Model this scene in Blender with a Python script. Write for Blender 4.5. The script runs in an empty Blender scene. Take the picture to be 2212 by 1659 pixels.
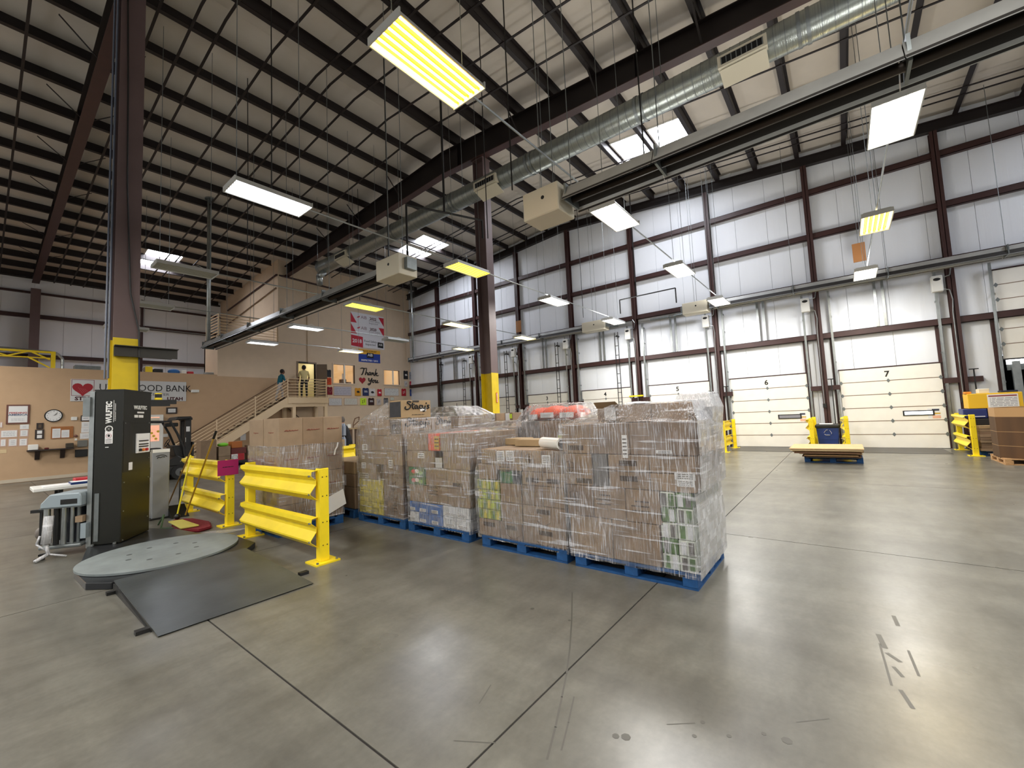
import bpy, bmesh, math, random
from mathutils import Vector, Matrix
R = random.Random(7)
PI = math.pi
scn = bpy.context.scene
COL = scn.collection
V = Vector
# ---------------------------------------------------------------- camera, world, exposure
F0 = 908.686
YAW, PIT, ROLL = math.radians(38.15528), math.radians(4.26421), math.radians(-2.58673)
EYE = V((0, 0, 1.6))
fw = V((math.cos(YAW)*math.cos(PIT), math.sin(YAW)*math.cos(PIT), math.sin(PIT)))
r0 = V((math.sin(YAW), -math.cos(YAW), 0)); u0 = r0.cross(fw)
rt = math.cos(ROLL)*r0 + math.sin(ROLL)*u0
up = -math.sin(ROLL)*r0 + math.cos(ROLL)*u0
cam = bpy.data.cameras.new('camera'); camo = bpy.data.objects.new('camera', cam); COL.objects.link(camo)
cam.sensor_fit = 'HORIZONTAL'; cam.sensor_width = 36; cam.lens = F0/2212*36; cam.clip_start = .05; cam.clip_end = 300
camo.matrix_world = Matrix(((rt.x, up.x, -fw.x, EYE.x), (rt.y, up.y, -fw.y, EYE.y), (rt.z, up.z, -fw.z, EYE.z), (0, 0, 0, 1)))
scn.camera = camo
wd = bpy.data.worlds.new('world'); scn.world = wd; wd.use_nodes = True
wd.node_tree.nodes['Background'].inputs[0].default_value = (.75, .82, .95, 1)
wd.node_tree.nodes['Background'].inputs[1].default_value = .9
scn.view_settings.view_transform = 'Standard'; scn.view_settings.look = 'None'
scn.view_settings.exposure = EXPOSURE = 0.75
scn.view_settings.gamma = 1; scn.view_settings.use_curve_mapping = False
LAMP = 95.0      # watts let down by a bright hanging fixture
UPL = 22.0       # watts of the upward light added on fixtures to lift the ceiling
SKY = 26.0        # brightness of the daylight panels
scn.cycles.max_bounces = 8; scn.cycles.diffuse_bounces = 4; scn.cycles.glossy_bounces = 3
scn.cycles.transparent_max_bounces = 16; scn.cycles.transmission_bounces = 3
scn.cycles.sample_clamp_indirect = 6; scn.cycles.caustics_reflective = False; scn.cycles.caustics_refractive = False

# measured points of the photograph turned into places on known real planes (metres)
def ray(x, y): return (x-1106)/F0*rt - (y-829.5)/F0*up + fw
def onX(x, y, X): d = ray(x, y); return EYE + d*(X/d.x)
def onY(x, y, Y): d = ray(x, y); return EYE + d*(Y/d.y)
def onZ(x, y, z=0.): d = ray(x, y); return EYE + d*((z-1.6)/d.z)

# ---------------------------------------------------------------- materials
def lin(c):
    if isinstance(c, str): c = [int(c[i:i+2], 16) for i in (0, 2, 4)]
    return tuple(((v/255+.055)/1.055)**2.4 if v > 10 else v/255/12.92 for v in c) + (1,)
MATS = {}
def mat(name, c, rough=.6, metal=0., var=.0, vs=4., bump=0., bs=30., coat=0., emit=None, es=0., spec=.5, stretch=None, alpha=None):
    if name in MATS: return MATS[name]
    m = bpy.data.materials.new(name); m.use_nodes = True; nt = m.node_tree
    b = nt.nodes['Principled BSDF']; c4 = lin(c)
    b.inputs['Base Color'].default_value = c4; b.inputs['Roughness'].default_value = rough
    b.inputs['Metallic'].default_value = metal; b.inputs['Coat Weight'].default_value = coat
    b.inputs['Specular IOR Level'].default_value = spec
    m.diffuse_color = c4
    def coords(scale):
        t = nt.nodes.new('ShaderNodeTexCoord'); mp = nt.nodes.new('ShaderNodeMapping')
        mp.inputs['Scale'].default_value = stretch or (1, 1, 1)
        nt.links.new(t.outputs['Object'], mp.inputs[0])
        n = nt.nodes.new('ShaderNodeTexNoise'); n.inputs['Scale'].default_value = scale; n.inputs['Detail'].default_value = 5
        nt.links.new(mp.outputs[0], n.inputs['Vector']); return n
    if var:
        n = coords(vs); r = nt.nodes.new('ShaderNodeValToRGB')
        r.color_ramp.elements[0].position = .3; r.color_ramp.elements[1].position = .7
        r.color_ramp.elements[0].color = tuple(v*(1-var) for v in c4[:3])+(1,)
        r.color_ramp.elements[1].color = tuple(min(1, v*(1+var)) for v in c4[:3])+(1,)
        nt.links.new(n.outputs[0], r.inputs[0]); nt.links.new(r.outputs[0], b.inputs['Base Color'])
    if bump:
        n = coords(bs); q = nt.nodes.new('ShaderNodeBump'); q.inputs['Strength'].default_value = bump; q.inputs['Distance'].default_value = .02
        nt.links.new(n.outputs[0], q.inputs['Height']); nt.links.new(q.outputs[0], b.inputs['Normal'])
    if emit:
        b.inputs['Emission Color'].default_value = lin(emit); b.inputs['Emission Strength'].default_value = es
    MATS[name] = m; return m

def concrete():
    m = bpy.data.materials.new('polished_concrete'); m.use_nodes = True; nt = m.node_tree; L = nt.links; N = nt.nodes.new
    b = nt.nodes['Principled BSDF']
    t = N('ShaderNodeTexCoord')
    def noise(scale, det, st=(1, 1, 1), rot=0):
        mp = N('ShaderNodeMapping'); mp.inputs['Scale'].default_value = st; mp.inputs['Rotation'].default_value = (0, 0, rot)
        L.new(t.outputs['Object'], mp.inputs[0])
        n = N('ShaderNodeTexNoise'); n.inputs['Scale'].default_value = scale; n.inputs['Detail'].default_value = det
        n.inputs['Roughness'].default_value = .6; L.new(mp.outputs[0], n.inputs['Vector']); return n
    def ramp(n, a, ca, bb, cb):
        r = N('ShaderNodeValToRGB'); e = r.color_ramp.elements
        e[0].position = a; e[0].color = ca; e[1].position = bb; e[1].color = cb; L.new(n.outputs[0], r.inputs[0]); return r
    def mix(kind, f, a, bb):
        x = N('ShaderNodeMix'); x.data_type = 'RGBA'; x.blend_type = kind; x.inputs[0].default_value = f
        L.new(a.outputs[0], x.inputs[6]); L.new(bb.outputs[0], x.inputs[7])
        class O: outputs = [x.outputs[2]]
        return O
    base = ramp(noise(.8, 3), .12, lin('605f59'), .88, lin('78766d'))
    sweep = ramp(noise(1.9, 8, (1, .2, 1), .5), .25, (.66, .65, .64, 1), .75, (1.24, 1.24, 1.23, 1))
    fine = ramp(noise(26, 8), .25, (.8, .8, .8, 1), .8, (1.1, 1.1, 1.1, 1))
    dark = ramp(noise(2.2, 9, (1, 2.6, 1), 1.1), .22, (.62, .60, .58, 1), .62, (1.1, 1.1, 1.1, 1))
    x = mix('MULTIPLY', 1, base, sweep); x = mix('MULTIPLY', .8, x, fine); x = mix('MULTIPLY', .7, x, dark)
    L.new(x.outputs[0], b.inputs['Base Color'])
    rr = N('ShaderNodeMapRange'); L.new(noise(1.3, 3).outputs[0], rr.inputs[0])
    rr.inputs[1].default_value = .12; rr.inputs[2].default_value = .88; rr.inputs[3].default_value = .24; rr.inputs[4].default_value = .38
    L.new(rr.outputs[0], b.inputs['Roughness']); b.inputs['Specular IOR Level'].default_value = .55
    MATS['polished_concrete'] = m; return m

def film(name, lo, hi, tint):
    """clear stretch film: see-through with whitish glint streaks painted on its pleats and sharp glints"""
    m = bpy.data.materials.new(name); m.use_nodes = True; nt = m.node_tree; L = nt.links; N = nt.nodes.new
    b = nt.nodes['Principled BSDF']; out = nt.nodes['Material Output']
    b.inputs['Base Color'].default_value = lin(tint); b.inputs['Roughness'].default_value = .16; b.inputs['Specular IOR Level'].default_value = .9
    t = N('ShaderNodeTexCoord')
    def noise(scale, st, det=4, rot=(0, 0, 0)):
        mp = N('ShaderNodeMapping'); mp.inputs['Scale'].default_value = st; mp.inputs['Rotation'].default_value = rot
        L.new(t.outputs['Object'], mp.inputs[0]); n = N('ShaderNodeTexNoise'); n.inputs['Scale'].default_value = scale; n.inputs['Detail'].default_value = det
        L.new(mp.outputs[0], n.inputs['Vector']); return n
    def rng(n, a, c, lo_, hi_):
        r = N('ShaderNodeMapRange'); L.new(n.outputs[0], r.inputs[0]); r.clamp = True
        for i, v in enumerate((a, c, lo_, hi_)): r.inputs[i+1].default_value = v
        return r
    def op(kind, a, c):
        o = N('ShaderNodeMath'); o.operation = kind; L.new(a.outputs[0], o.inputs[0]); L.new(c.outputs[0], o.inputs[1]); return o
    pleat_glint = rng(noise(95, (1, 1, .055), 2), .51, .59, 0, .40)         # glints of upright ribs painted as whitish streaks
    area = rng(noise(2.6, (1, 1, 1)), .34, .56, .25, 1)
    glint_band = rng(noise(34, (.05, .05, 1), 3, (.10, .08, 0)), .58, .66, 0, .42)   # slanting bands that paint glints along carton tops
    cloud = rng(noise(3.2, (1, 1, .7)), .3, .7, lo, hi)
    a = op('ADD', op('MULTIPLY', pleat_glint, area), glint_band); a = op('ADD', a, cloud)
    k = N('ShaderNodeMath'); k.operation = 'MINIMUM'; L.new(a.outputs[0], k.inputs[0]); k.inputs[1].default_value = .92
    q = N('ShaderNodeBump'); q.inputs['Strength'].default_value = .55; q.inputs['Distance'].default_value = .02
    L.new(op('ADD', noise(60, (1, 1, .1)), noise(9, (.4, .4, 1.6), 5, (.1, .15, 0))).outputs[0], q.inputs['Height']); L.new(q.outputs[0], b.inputs['Normal'])
    tr = N('ShaderNodeBsdfTransparent'); mx = N('ShaderNodeMixShader')
    L.new(k.outputs[0], mx.inputs[0]); L.new(tr.outputs[0], mx.inputs[1]); L.new(b.outputs[0], mx.inputs[2])
    gl = N('ShaderNodeBsdfGlossy'); gl.inputs['Roughness'].default_value = .08; L.new(q.outputs[0], gl.inputs['Normal'])
    fr = N('ShaderNodeFresnel'); fr.inputs['IOR'].default_value = 1.35; L.new(q.outputs[0], fr.inputs['Normal'])
    hf = N('ShaderNodeMath'); hf.operation = 'MULTIPLY'; hf.inputs[1].default_value = .55; L.new(fr.outputs[0], hf.inputs[0]); m2 = N('ShaderNodeMixShader'); L.new(hf.outputs[0], m2.inputs[0]); L.new(mx.outputs[0], m2.inputs[1]); L.new(gl.outputs[0], m2.inputs[2])
    L.new(m2.outputs[0], out.inputs['Surface']); MATS[name] = m; return m

M_FLOOR = concrete()
M_DARKGAP = mat('joint_filler', '2b2726', .9)
M_STEEL = mat('oxide_red_steel', '3d2422', .45, var=.12, vs=3)
M_STEELD = mat('dark_purlin_steel', '191010', .55, var=.1, vs=3)
M_COLM = mat('brown_column_paint', '675554', .5, var=.08, vs=2)
M_INSUL = mat('roof_insulation', 'cbc3b8', .7, var=.06, vs=1.2, bump=.35, bs=3)
M_WALLW = mat('white_wall_liner', 'ecf0f6', .5, var=.03, vs=.8, bump=.5, bs=9, stretch=(0, 1, .02))
M_TAN = mat('tan_wall_paint', 'c4a584', .8, var=.03, vs=3, bump=.1, bs=60)
M_TANL = mat('pale_tan_wall_paint', 'd9c3a8', .8, var=.03, vs=3, bump=.1, bs=60)
M_CREAM = mat('cream_trim_paint', 'e6cda9', .6)
M_YEL = mat('safety_yellow_paint', 'f8dc20', .42, var=.06, vs=5, bump=.05, bs=20)
M_YELC = mat('worn_yellow_column_paint', 'd8bb10', .5, var=.08, vs=4)
M_GALV = mat('galvanised_steel', 'a9aeae', .32, .85, var=.12, vs=8)
M_GALVD = mat('dull_galvanised_steel', '83898a', .45, .7, var=.12, vs=8)
M_WHITE = mat('white_enamel', 'e9e9e4', .4)
M_CRMDOOR = mat('cream_door_panel', 'f2efe6', .5, var=.03, vs=3)
M_BLACK = mat('black_plastic', '141414', .5)
M_BLACKM = mat('black_machine_enamel', '181914', .38, var=.1, vs=6)
M_DARK = mat('dark_interior', '0c0c0d', .9)
M_KRAFT = [mat('kraft_board_%s' % n, c, .75, var=.09, vs=6, bump=.04, bs=80) for n, c in (('a', '8f7860'), ('b', '98826a'), ('c', '816b57'), ('d', 'a58c68'))]
M_PAPER = mat('white_paper', 'e6e6e6', .8, var=.02)
M_INK = mat('black_ink', '1c1a1a', .7)
M_INKS = mat('soft_print_ink', '4a3a2c', .8)
M_RED = mat('red_print', 'b3202c', .6)
M_BLUE = mat('blue_print', '1d3f9a', .6)
M_PALB = mat('blue_pallet_paint', '174c82', .7, var=.25, vs=12, bump=.2, bs=30)
M_WOOD = mat('bare_wood', 'b58e63', .75, var=.15, vs=5, stretch=(1, 6, 6), bump=.1)
M_RUBBER = mat('black_rubber', '19191a', .75, bump=.1)
M_GLASS = mat('window_glass', 'c8d2d8', .08, spec=.6)
M_FILM = film('clear_stretch_film', .02, .17, 'e9eaf0')
M_FILMT = film('thick_and_sheen_film', .42, .72, 'dddee2')  # extra white also paints sheen on the end load's side

# ---------------------------------------------------------------- mesh builder and scene helpers
ORG = {}
class MB:
    def __init__(s): s.v = []; s.f = []; s.mi = []; s.k = 0
    def add(s, vs, fs):
        n = len(s.v); s.v += [V(p) for p in vs]; s.f += [[i+n for i in f] for f in fs]; s.mi += [s.k]*len(fs); return s
    def box(s, x0, x1, y0, y1, z0, z1):
        if x0 > x1: x0, x1 = x1, x0
        if y0 > y1: y0, y1 = y1, y0
        if z0 > z1: z0, z1 = z1, z0
        return s.add([(x, y, z) for z in (z0, z1) for y in (y0, y1) for x in (x0, x1)],
                     [(0, 2, 3, 1), (4, 5, 7, 6), (0, 1, 5, 4), (2, 6, 7, 3), (0, 4, 6, 2), (1, 3, 7, 5)])
    def bar(s, a, b, w, h=None, upv=(0, 0, 1)):
        a, b = V(a), V(b); h = h or w; d = (b-a).normalized(); u = V(upv)
        if abs(d.dot(u)) > .98: u = V((1, 0, 0))
        sx = d.cross(u).normalized()*w/2; sy = sx.cross(d).normalized()*h/2
        return s.add([a-sx-sy, a+sx-sy, a+sx+sy, a-sx+sy, b-sx-sy, b+sx-sy, b+sx+sy, b-sx+sy],
                     [(0, 1, 2, 3), (7, 6, 5, 4), (0, 4, 5, 1), (1, 5, 6, 2), (2, 6, 7, 3), (3, 7, 4, 0)])
    def tube(s, a, b, r, r2=None, n=8, cap=True):
        a, b = V(a), V(b); r2 = r if r2 is None else r2; d = (b-a).normalized()
        u = V((0, 0, 1)) if abs(d.z) < .95 else V((1, 0, 0)); x = d.cross(u).normalized(); y = d.cross(x)
        vs = [a+(x*math.cos(2*PI*i/n)+y*math.sin(2*PI*i/n))*r for i in range(n)] + [b+(x*math.cos(2*PI*i/n)+y*math.sin(2*PI*i/n))*r2 for i in range(n)]
        fs = [(i, i+n, (i+1) % n+n, (i+1) % n) for i in range(n)]
        if cap: fs += [tuple(range(n)), tuple(range(2*n-1, n-1, -1))]
        return s.add(vs, fs)
    def pipe(s, pts, r, n=6):
        for a, b in zip(pts, pts[1:]): s.tube(a, b, r, n=n)
        return s
    def prism(s, prof, a, b, axis):
        """profile of (p,q) swept along axis from a to b: axis x -> (y,z), y -> (x,z), z -> (x,y)"""
        n = len(prof); f = {'x': lambda t, p: (t, p[0], p[1]), 'y': lambda t, p: (p[0], t, p[1]), 'z': lambda t, p: (p[0], p[1], t)}[axis]
        vs = [f(a, p) for p in prof]+[f(b, p) for p in prof]
        return s.add(vs, [tuple(range(n)), tuple(range(2*n-1, n-1, -1))]+[(i, i+n, (i+1) % n+n, (i+1) % n) for i in range(n)])
    def strip(s, prof, a, b, axis):
        n = len(prof); f = {'x': lambda t, p: (t, p[0], p[1]), 'y': lambda t, p: (p[0], t, p[1])}[axis]
        return s.add([f(a, p) for p in prof]+[f(b, p) for p in prof], [(i, i+1, i+1+n, i+n) for i in range(n-1)])
    def ball(s, c, r, sz=(1, 1, 1), n=8):
        c = V(c); vs = []; fs = []
        for i in range(1, n):
            th = PI*i/n
            for j in range(n*2): ph = PI*j/n; vs.append(c+V((math.sin(th)*math.cos(ph)*sz[0], math.sin(th)*math.sin(ph)*sz[1], math.cos(th)*sz[2]))*r)
        m = n*2; top = len(vs); vs += [c+V((0, 0, r*sz[2])), c-V((0, 0, r*sz[2]))]
        for i in range(n-2):
            for j in range(m): fs.append((i*m+j, (i+1)*m+j, (i+1)*m+(j+1) % m, i*m+(j+1) % m))
        for j in range(m): fs.append((top, j, (j+1) % m)); fs.append((top+1, (n-2)*m+(j+1) % m, (n-2)*m+j))
        return s.add(vs, fs)
    def build(s, name, m, parent=None, smooth=False, bevel=0., seg=1):
        me = bpy.data.meshes.new(name); o_ = ORG.get(parent.name, V((0, 0, 0))) if parent else V((0, 0, 0))
        me.from_pydata([v-o_ for v in s.v], [], s.f)
        for x in (m if isinstance(m, (list, tuple)) else [m]): me.materials.append(x)
        if isinstance(m, (list, tuple)): me.polygons.foreach_set('material_index', s.mi)
        bm = bmesh.new(); bm.from_mesh(me)
        bmesh.ops.recalc_face_normals(bm, faces=bm.faces)
        if bevel: bmesh.ops.bevel(bm, geom=bm.edges[:], offset=bevel, segments=seg, affect='EDGES', clamp_overlap=True)
        bm.to_mesh(me); bm.free()
        if smooth:
            me.polygons.foreach_set('use_smooth', [True]*len(me.polygons))
            if smooth != 1: me.set_sharp_from_angle(angle=smooth)
        o = bpy.data.objects.new(name, me); COL.objects.link(o)
        if parent: o.parent = parent; ORG[o.name] = o_
        return o
def thing(name, label, cat, loc, group=None, rz=0, local=False):
    o = bpy.data.objects.new(name, None); o.empty_display_size = .1; COL.objects.link(o); o.location = loc; o.rotation_euler = (0, 0, rz)
    ORG[o.name] = V((0, 0, 0)) if local else V(loc)
    return tag(o, label, cat, group)
def tag(o, label, cat, group=None):
    o['label'] = label; o['category'] = cat
    if group: o['group'] = group
    return o
def struct(o): o['kind'] = 'structure'; return o
def copy_tree(o, parent=None):
    c = o.copy(); COL.objects.link(c); c.parent = parent
    ORG[c.name] = ORG.get(o.name, V((0, 0, 0)))
    for ch in list(o.children): copy_tree(ch, c)
    return c
def share(o, loc, parent, rz=None):
    """another piece with the same mesh"""
    c = o.copy(); COL.objects.link(c); c.parent = parent; c.location = V(loc)
    if rz is not None: c.rotation_euler = (0, 0, rz)
    return c
SHIFT = {'X': Matrix(((0, 0, -1), (-1, 0, 0), (0, 1, 0))), '-Y': Matrix(((1, 0, 0), (0, 0, -1), (0, 1, 0)))}
def text(body, pos, size, m, parent, face='-Y', name='lettering', bold=0., align='CENTER', spin=0., wide=1., depth=.002):
    """flat lettering; face: '-X' or '-Y', the way the text looks"""
    cu = bpy.data.curves.new(name, 'FONT'); cu.body = body; cu.size = size; cu.align_x = align; cu.align_y = 'CENTER'
    cu.extrude = depth; cu.offset = bold; cu.resolution_u = 2; cu.materials.append(m)
    o = bpy.data.objects.new(name, cu); COL.objects.link(o)
    if face == '-Y': B = Matrix(((1, 0, 0), (0, 0, -1), (0, 1, 0)))
    else: B = Matrix(((0, 0, -1), (-1, 0, 0), (0, 1, 0)))
    if isinstance(face, Matrix): B = face
    T = B @ Matrix.Rotation(spin, 3, 'Z') @ Matrix(((wide, 0, 0), (0, 1, 0), (0, 0, 1)))
    o.parent = parent; p = V(pos)-(ORG.get(parent.name, V((0, 0, 0))) if parent else V((0, 0, 0)))
    o.matrix_local = Matrix.Translation(p) @ T.to_4x4()
    ORG[o.name] = ORG.get(parent.name, V((0, 0, 0))) if parent else V((0, 0, 0))
    return o
def strokes(name, lines, r, m, parent, place):
    """brush lettering from stroke points; place maps (u,v) to a point"""
    cu = bpy.data.curves.new(name, 'CURVE'); cu.dimensions = '3D'; cu.bevel_depth = r; cu.bevel_resolution = 1; cu.resolution_u = 4; cu.materials.append(m)
    o_ = ORG.get(parent.name, V((0, 0, 0))) if parent else V((0, 0, 0))
    for ln in lines:
        sp = cu.splines.new('NURBS'); sp.points.add(len(ln)-1); sp.use_endpoint_u = True; sp.order_u = 3
        for i, q in enumerate(ln):
            p = V(place(q[0], q[1]))-o_; sp.points[i].co = (p.x, p.y, p.z, 1); sp.points[i].radius = q[2] if len(q) > 2 else 1
    o = bpy.data.objects.new(name, cu); COL.objects.link(o)
    if parent: o.parent = parent; ORG[o.name] = o_
    return o
ORD = ['first', 'second', 'third', 'fourth', 'fifth', 'sixth', 'seventh', 'eighth', 'ninth', 'tenth', 'eleventh', 'twelfth']
NUM = ['one', 'two', 'three', 'four', 'five', 'six', 'seven', 'eight', 'nine', 'ten']
# ---------------------------------------------------------------- the building
XD, YO, YS = 18.4, 23.3, 32.0        # dock wall, office front wall, far side wall
X0, Y0 = -8.0, -11.0
RIDGE, SL = 10.7, .075
def roofz(y): return 11.5-SL*abs(y-RIDGE)      # underside of the roof deck
GAPJ = .006
# floor: sawn slabs over a dark bed
fl = struct(MB().box(X0, XD+.2, Y0, YS, -.3, -.0065).build('floor', M_DARKGAP))
jx = [X0, -3.35, 1.25, 5.86, 10.47, 15.08, XD+.1]; jy = [Y0, -7.7, -3.1, 1.49, 6.1, 10.7, 15.3, 19.9, 24.5, YS]
for a, b in zip(jx, jx[1:]):
    for c, d in zip(jy, jy[1:]):
        MB().box(a+GAPJ, b-GAPJ, c+GAPJ, d-GAPJ, -.006, 0).build('slab', M_FLOOR, fl)
M_SCUFF = mat('scuffed_concrete', '55534d', .5)
def scuff(pts, w):
    m = MB(); P = [onZ(*p) for p in pts]
    for a, b in zip(P, P[1:]):
        d = (b-a).normalized()*.004; n = V((-d.y, d.x, 0)).normalized()*w/2
        m.add([a-n+V((0, 0, .0008)), a+n+V((0, 0, .0008)), b+d+n+V((0, 0, .0008)), b+d-n+V((0, 0, .0008))], [(0, 1, 2, 3)])
    m.build('scuff_mark', M_SCUFF, fl)
scuff([(1236, 1280), (1235, 1340), (1231, 1400), (1224, 1455), (1214, 1505), (1200, 1570), (1182, 1640)], .011); scuff([(1240, 1505), (1228, 1560), (1213, 1620)], .009)
for a, b, w in (((1897, 1370), (1912, 1400), .03), ((1900, 1390), (1926, 1480), .012), ((1915, 1410), (1945, 1430), .025), ((1930, 1440), (1950, 1462), .02), ((1945, 1490), (1972, 1530), .02), ((1962, 1405), (1985, 1460), .014), ((1930, 1330), (1940, 1352), .025), ((1720, 1560), (1790, 1552), .006), ((1440, 1565), (1500, 1562), .006), ((1035, 1520), (1060, 1480), .006), ((980, 1600), (1070, 1605), .006)): scuff([a, b], w)
for x, y in ((1330, 1590), (1352, 1592), (1500, 1590), (1518, 1560), (1575, 1590), (1700, 1600), (1650, 1585), (1150, 1315), (1230, 1340)):
    p = onZ(x, y); MB().tube((p.x, p.y, .0004), (p.x, p.y, .0009), .012+.006*((x*7) % 3), n=7).build('drip_spot', M_SCUFF, fl)
# apron plates and dock levellers in front of the doors
DOORC = [(7, -1.17), (6, 2.23), (5, 5.48), (4, 8.81), (3, 12.1), (2, 15.45), (1, 18.8)]
# ceiling
ce = struct(MB().add([(X0, Y0, roofz(Y0)), (XD+.2, Y0, roofz(Y0)), (XD+.2, RIDGE, roofz(RIDGE)), (X0, RIDGE, roofz(RIDGE)), (XD+.2, YS+.2, roofz(YS+.2)), (X0, YS+.2, roofz(YS+.2)),
    (X0, Y0, roofz(Y0)+.1), (XD+.2, Y0, roofz(Y0)+.1), (XD+.2, RIDGE, roofz(RIDGE)+.1), (X0, RIDGE, roofz(RIDGE)+.1), (XD+.2, YS+.2, roofz(YS+.2)+.1), (X0, YS+.2, roofz(YS+.2)+.1)],
    [(0, 1, 2, 3), (3, 2, 4, 5), (6, 9, 8, 7), (9, 11, 10, 8)]).build('ceiling', M_INSUL))
py_ = [.59+1.33*k for k in range(-8, 8)]+[11.55+1.345*k for k in range(0, 16)]
pur = None
for y in py_:
    if abs(y-RIDGE) < .4: continue
    z = roofz(y); X1 = XD-.06 if y < YO else 9.55
    key = X1
    mb = MB(); d = -1 if y < RIDGE else 1
    mb.box(X0, X1, y-.011, y+.011, z-.295, z-.004).box(X0, X1, y-.06*(1+d)-.0, y+.06*(1-d)+.0, z-.307, z-.295).box(X0, X1, y-.04*(1-d), y+.04*(1+d), z-.012, z-.003)
    mb.build('purlin', M_STEELD, ce)
# bridging straps under the purlins, following the slope
for x in (.42, 2.25, 2.85, 3.33, 4.4, 5.5, 5.9, 6.65, 7.8, 8.9, 12.35, 12.75, 14.55, 14.85, 16.7, 17.1):
    m = MB()
    for a, b in ((Y0, RIDGE), (RIDGE, YS if x < 9 else YO)):
        m.bar((x, a, roofz(a)-.32), (x, b, roofz(b)-.32), .055, .022)
    m.build('purlin_strap', M_STEELD, ce)
# daylight panels set between the purlins; last pair unseen, added for even light
M_SKY = mat('daylight_panel', 'f4f6ff', .5, emit='f2f5ff', es=SKY)
for i, (x0, x1, ya, yb) in enumerate(((13.7, 15.2, 3.33, 4.5), (13.7, 15.2, 4.66, 5.83), (13.9, 15.7, 16.25, 17.4), (13.9, 15.7, 17.55, 18.75), (4.8, 6.2, 25.6, 26.7), (4.8, 6.2, 26.85, 27.9), (13.7, 15.4, -9.9, -8.8), (13.7, 15.4, -8.65, -7.5))):
    m = MB(); m.add([(x0, ya, roofz(ya)-.004), (x1, ya, roofz(ya)-.004), (x1, yb, roofz(yb)-.004), (x0, yb, roofz(yb)-.004)], [(0, 3, 2, 1)])
    o = m.build('daylight_panel', M_SKY, ce)
    fr = MB()
    for a, b in (((x0, ya), (x1, ya)), ((x1, ya), (x1, yb)), ((x1, yb), (x0, yb)), ((x0, yb), (x0, ya))):
        fr.bar((a[0], a[1], roofz(a[1])-.02), (b[0], b[1], roofz(b[1])-.02), .05, .04)
    fr.build('curb', M_WHITE, o)
# roof frames: tapered plate girders that follow the slope
def girder(name, x, ya, yb, label, zb=None, dep=.8, bf=.26):
    zt = lambda y: roofz(y)-.308
    zl = lambda y: zt(RIDGE)-dep-.052*abs(y-RIDGE)
    t = thing(name, label, 'rafter', (x, ya, zl(ya)))
    ys = [y for y in [ya, (ya+RIDGE)/2, RIDGE, (RIDGE+yb)/2, yb]]
    w = MB(); tf = MB(); bf_ = MB()
    for a, b in zip(ys, ys[1:]):
        w.add([(x-.008, a, zl(a)), (x+.008, a, zl(a)), (x+.008, a, zt(a)), (x-.008, a, zt(a)), (x-.008, b, zl(b)), (x+.008, b, zl(b)), (x+.008, b, zt(b)), (x-.008, b, zt(b))],
              [(0, 1, 2, 3), (7, 6, 5, 4), (0, 4, 5, 1), (1, 5, 6, 2), (2, 6, 7, 3), (3, 7, 4, 0)])
        bf_.bar((x, a, zl(a)), (x, b, zl(b)), bf, .024); tf.bar((x, a, zt(a)-.012), (x, b, zt(b)-.012), bf, .024)
    w.build('web', M_STEELD, t); tf.build('top_flange', M_STEELD, t); bf_.build('bottom_flange', M_STEEL, t)
    y = ya+1.2
    while y < yb:
        MB().box(x-bf/2+.01, x+bf/2-.01, y-.006, y+.006, zl(y)+.01, zt(y)-.02).build('stiffener', M_STEELD, t); y += 6.4
    return t, zl
G1, ZL1 = girder('roof_girder', 10.2, -10.5, YO+.3, 'deep dark roof girder carried by the brown column with yellow base', dep=.82)
G2, ZL2 = girder('roof_girder', 1.6, -10.5, YS-.3, 'roof girder over the stretch wrapping machine, running to the far side wall', dep=.72)
# flange braces from purlins to girders
for G, x, zl, ys in ((G1, 10.2, ZL1, (1.92, 4.58, 7.24, 13.1, 15.9, 18.5)), (G2, 1.6, ZL2, (13.16, 15.82, 18.48, 21.14, 25.13, 27.8))):
    m = MB()
    for y in ys:
        for s in (-1, 1): MB().bar((x+s*.03, y, zl(y)+.03), (x+s*.75, y+.02, roofz(y)-.24), .045, .012).build('flange_brace', M_STEELD, G)
# columns
def hcol(name, label, x, y, zt, ytop, d=.36, bf=.32, m=M_COLM, ybase=M_YELC):
    t = thing(name, label, 'column', (x, y, 0))
    for za, zb, mm, nm in ((.02, ytop, ybase, 'yellow_base'), (ytop, zt, m, 'shaft')):
        b = MB(); b.box(x-bf/2, x+bf/2, y-d/2, y-d/2+.022, za, zb).box(x-bf/2, x+bf/2, y+d/2-.022, y+d/2, za, zb).box(x-.009, x+.009, y-d/2+.02, y+d/2-.02, za, zb)
        b.build(nm, mm, t)
    MB().box(x-bf/2-.06, x+bf/2+.06, y-d/2-.06, y+d/2+.06, 0, .022).build('base_plate', m, t)
    MB().box(x-bf/2-.03, x+bf/2+.03, y-d/2-.03, y+d/2+.03, zt-.025, zt).build('cap_plate', m, t)
    return t
CN = hcol('steel_column', 'brown steel column rising behind the stretch wrapping machine', 1.66, 10.55, ZL2(10.55)-.015, 3.35, d=.38, bf=.36)
CC = hcol('steel_column', 'brown steel column with a yellow base among the wrapped pallet loads', 10.35, 9.05, ZL1(9.05)-.015, 3.0, d=.46, bf=.34)
m = MB(); cx, cy = 1.66, 10.55
for i, dx in enumerate((-.02, -.05)):
    m.pipe([(1.46+dx, cy-.1+.1*i, 2.6), (1.46+dx, cy-.1+.1*i, ZL2(10.5)-.05)], .018)
m.build('conduit', mat('blue_grey_conduit', '6d7486', .4), CN)
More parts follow.
